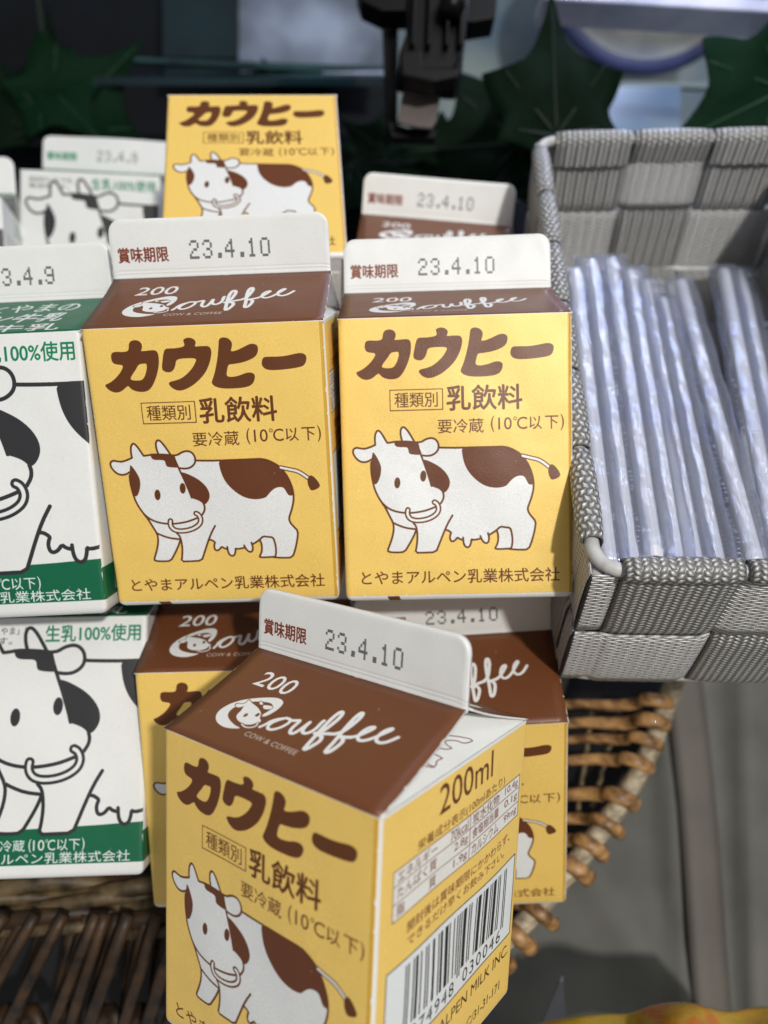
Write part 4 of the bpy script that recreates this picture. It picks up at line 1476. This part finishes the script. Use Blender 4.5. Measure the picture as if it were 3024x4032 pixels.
# ---------------------------------------------------------------- ivy
def leaf_mat(name, c1, c2, vein):
    m, nt, p = new_mat(name)
    tc = nt.nodes.new('ShaderNodeTexCoord')
    n = nt.nodes.new('ShaderNodeTexNoise'); n.inputs['Scale'].default_value = 90; n.inputs['Detail'].default_value = 5
    nt.links.new(tc.outputs['Object'], n.inputs['Vector'])
    r = nt.nodes.new('ShaderNodeValToRGB')
    r.color_ramp.elements[0].position = .35; r.color_ramp.elements[1].position = .7
    r.color_ramp.elements[0].color = c1; r.color_ramp.elements[1].color = c2
    nt.links.new(n.outputs[0], r.inputs[0])
    nt.links.new(r.outputs[0], p.inputs['Base Color'])
    b = nt.nodes.new('ShaderNodeBump'); b.inputs['Strength'].default_value = .5; b.inputs['Distance'].default_value = .0008
    nt.links.new(n.outputs[0], b.inputs['Height']); nt.links.new(b.outputs[0], p.inputs['Normal'])
    p.inputs['Roughness'].default_value = .6
    p.inputs['Specular IOR Level'].default_value = .06
    return m


LEAF_D = leaf_mat('dark_ivy', lin(2, 10, 5), lin(6, 32, 14), None)
LEAF_L = leaf_mat('mid_ivy', lin(5, 24, 13), lin(14, 46, 26), None)
VEIN = noise_mat('leaf_vein', lin(24, 62, 38), lin(36, 78, 52), 200, .5)
VEIND = noise_mat('leaf_vein_dark', lin(4, 22, 11), lin(9, 34, 18), 200, .5)
IVY = [(0, 1.04), (.012, 1.0), (.06, .82), (.12, .66), (.20, .52), (.34, .40), (.64, .36), (.645, .33), (.57, .12), (.46, -.02), (.56, -.24), (.54, -.26), (.30, -.27), (.12, -.36), (0, -.22)]


def leaf_mesh():
    """five-lobed ivy leaf, unit height, folded a little along its midrib"""
    half = chaikin(IVY, 2)
    bm = bmesh.new()
    rings = []
    n = len(half)
    verts = []
    for sgn in (1, -1):
        cen = [bm.verts.new((0, 1.0 - 1.22 * (i / (n - 1)), 0)) for i in range(n)] if sgn == 1 else cen
        prev = cen
        for k in range(1, 6):
            f = k / 5
            row = []
            for i, (x, y) in enumerate(half):
                cy = 1.0 - 1.22 * (i / (n - 1))
                X, Y = x * f, cy + (y - cy) * f
                z = .10 * X + .05 * math.sin(X * 9) * math.sin(Y * 7) - .16 * X * X
                row.append(bm.verts.new((sgn * X, Y, z)))
            for i in range(n - 1):
                q = (prev[i], prev[i + 1], row[i + 1], row[i])
                try:
                    bm.faces.new(q if sgn == 1 else q[::-1])
                except ValueError:
                    pass
            prev = row
    bmesh.ops.remove_doubles(bm, verts=bm.verts, dist=.0004)
    me = bpy.data.meshes.new('leaf')
    bm.to_mesh(me); bm.free()
    return me


def vein_mesh():
    mb = MB()
    for tip in ((0, .9), (.46, .38), (-.46, .38), (.38, -.14), (-.38, -.14)):
        t = Vector((*tip, 0))
        base = Vector((0, -.2, .012))
        mb.tube([base + (Vector((t.x, t.y, .10 * abs(t.x) - .16 * t.x * t.x + .012)) - base) * (k / 8) for k in range(9)], [.008 * (1 - k / 10) + .002 for k in range(9)], 5)
    me = bpy.data.meshes.new('midrib')
    me.from_pydata(mb.v, [], mb.f)
    return me


LM = {}
for key, lm_, vm_ in (('d', LEAF_D, VEIND), ('l', LEAF_L, VEIN)):
    a, b = leaf_mesh(), vein_mesh()
    a.materials.append(lm_); b.materials.append(vm_)
    for q in (a, b):
        q.polygons.foreach_set('use_smooth', [True] * len(q.polygons))
    LM[key] = (a, b)


def garland(label, leaves, stem, group='artificial ivy garlands behind the cartons'):
    root = empty('ivy_garland', label, 'ivy', Matrix.Translation(at(*stem[0])), group)
    inv = root.matrix_world.inverted()
    for (tx, ty, bx, by, z, kind, tilt) in leaves:
        tip, base = at(tx, ty, z), at(bx, by, z + 6)
        yv = tip - base
        L = yv.length / 1.22
        yv.normalize()
        zv = (CB @ Vector((tilt, .25, -1)))
        xv = yv.cross(zv).normalized()
        zv = xv.cross(yv).normalized()
        M = Matrix((xv, yv, zv)).transposed().to_4x4()
        M.translation = base + yv * .22 * L
        M = M @ Matrix.Diagonal((L, L, L, 1))
        lf = bpy.data.objects.new('leaf', LM[kind][0]); COL.objects.link(lf)
        lf.parent = root
        lf.matrix_world = M
        sol = lf.modifiers.new('t', 'SOLIDIFY'); sol.thickness = .008
        vn = bpy.data.objects.new('vein', LM[kind][1]); COL.objects.link(vn)
        vn.parent = lf
        vn.matrix_parent_inverse = Matrix.Identity(4)
    mb = MB(); mb.tube([inv @ at(*p) for p in stem], 1.1 * MM, 7); mb.build('stem', VEIND, root)
    return root


garland('ivy garland with a big dark pointed leaf between the black clip and the tray',
        [(2170, -25, 2190, 545, 350, 'd', .1), (1900, 820, 2140, 430, 420, 'd', -.4), (1560, 600, 2060, 560, 415, 'd', .3), (2230, 760, 2200, 420, 410, 'd', .3), (1480, 830, 1820, 620, 430, 'd', 0),
         (1340, 560, 1640, 760, 440, 'l', .4)],
        [(2190, 560, 406), (2100, 520, 412), (1980, 540, 420), (1800, 600, 425), (1600, 640, 430), (1400, 640, 440)])
garland('ivy garland with a lighter green leaf rising above the rear rim of the tray',
        [(2600, 590, 3090, 350, 350, 'l', .2), (3300, 380, 2980, 520, 398, 'l', -.3)],
        [(2700, 700, 410), (2860, 560, 405), (3060, 420, 401), (3300, 300, 400)])
garland('dim ivy garland hanging in front of the dark glass at the far left',
        [(560, 160, 200, 520, 430, 'l', .5), (190, 40, 170, 500, 440, 'd', -.5), (-60, 190, 130, 520, 425, 'd', .2), (400, 560, 160, 300, 425, 'l', .4)],
        [(120, -300, 450), (150, 0, 446), (190, 300, 440), (210, 560, 436), (160, 760, 440)])
garland('dim ivy spray hanging in the dark behind the tipped yellow carton',
        [(1030, 230, 1240, 480, 470, 'd', .3), (1420, 560, 1340, 860, 440, 'd', -.3), (1560, 900, 1380, 640, 430, 'd', .3), (1330, 470, 1560, 620, 450, 'd', 0)],
        [(1240, 480, 476), (1300, 640, 470), (1380, 760, 450), (1420, 900, 445)])

# ---------------------------------------------------------------- black card clip
BLKP = noise_mat('black_plastic', lin(1, 1, 2), lin(3, 3, 4), 200, .4, .1, spec=.2)
SMOKE = noise_mat('smoky_tab', lin(74, 66, 64), lin(96, 86, 84), 60, .35)
clip = empty('price_card_clip', 'black plastic sign clip hanging down at the top centre, smoky tab below it', 'clip', Matrix.Translation(at(1700, 150, 330)))
Ki = clip.matrix_world.inverted()


def slab(name, poly, z, thick, mat, bevel=.0006):
    """outline given as seen, extruded away from the lens"""
    f = [Ki @ at(x, y, z) for x, y in poly]
    b = [Ki @ (at(x, y, z) + CB @ Vector((0, 0, thick * MM))) for x, y in poly]
    mb = MB(); n = len(poly)
    mb.v = [tuple(p) for p in f + b]
    mb.f = [tuple(range(n)), tuple(range(n, 2 * n))[::-1]] + [(i, i + n, (i + 1) % n + n, (i + 1) % n) for i in range(n)]
    return mb.build(name, mat, clip, smooth=False, bevel=bevel)


slab('arm', [(1400, -60), (1965, -60), (1950, 70), (1850, 86), (1620, 40), (1500, 40), (1420, 2)], 338, 14, BLKP)
slab('post', [(1500, -60), (1570, -60), (1565, 520), (1520, 528), (1512, 300)], 350, 6, BLKP)
slab('body', [(1600, -60), (1850, -60), (1836, 120), (1818, 300), (1800, 318), (1660, 306), (1566, 284), (1572, 200), (1604, 120)], 322, 16, BLKP, .001)
for x in (1628, 1690, 1762, 1816):
    slab('rib', [(x, -60), (x + 16, -60), (x + 6, 175), (x - 10, 175)], 317, 8, BLKP, .0005)
slab('jaw', [(1570, 200), (1660, 188), (1670, 262), (1790, 262), (1806, 205), (1824, 210), (1812, 300), (1700, 322), (1580, 296)], 316, 10, BLKP, .001)
slab('tab', [(1600, 300), (1740, 318), (1722, 470), (1700, 505), (1640, 500), (1566, 480), (1578, 400)], 334, 2, SMOKE, .0005)
slab('hook', [(1520, 470), (1600, 500), (1720, 505), (1716, 545), (1540, 540)], 342, 6, BLKP)
mb = MB(); mb.tube([Ki @ at(1780, 20, 314), Ki @ at(1780, 20, 322)], 5 * MM, 14); mb.build('screw', BLKP, clip)
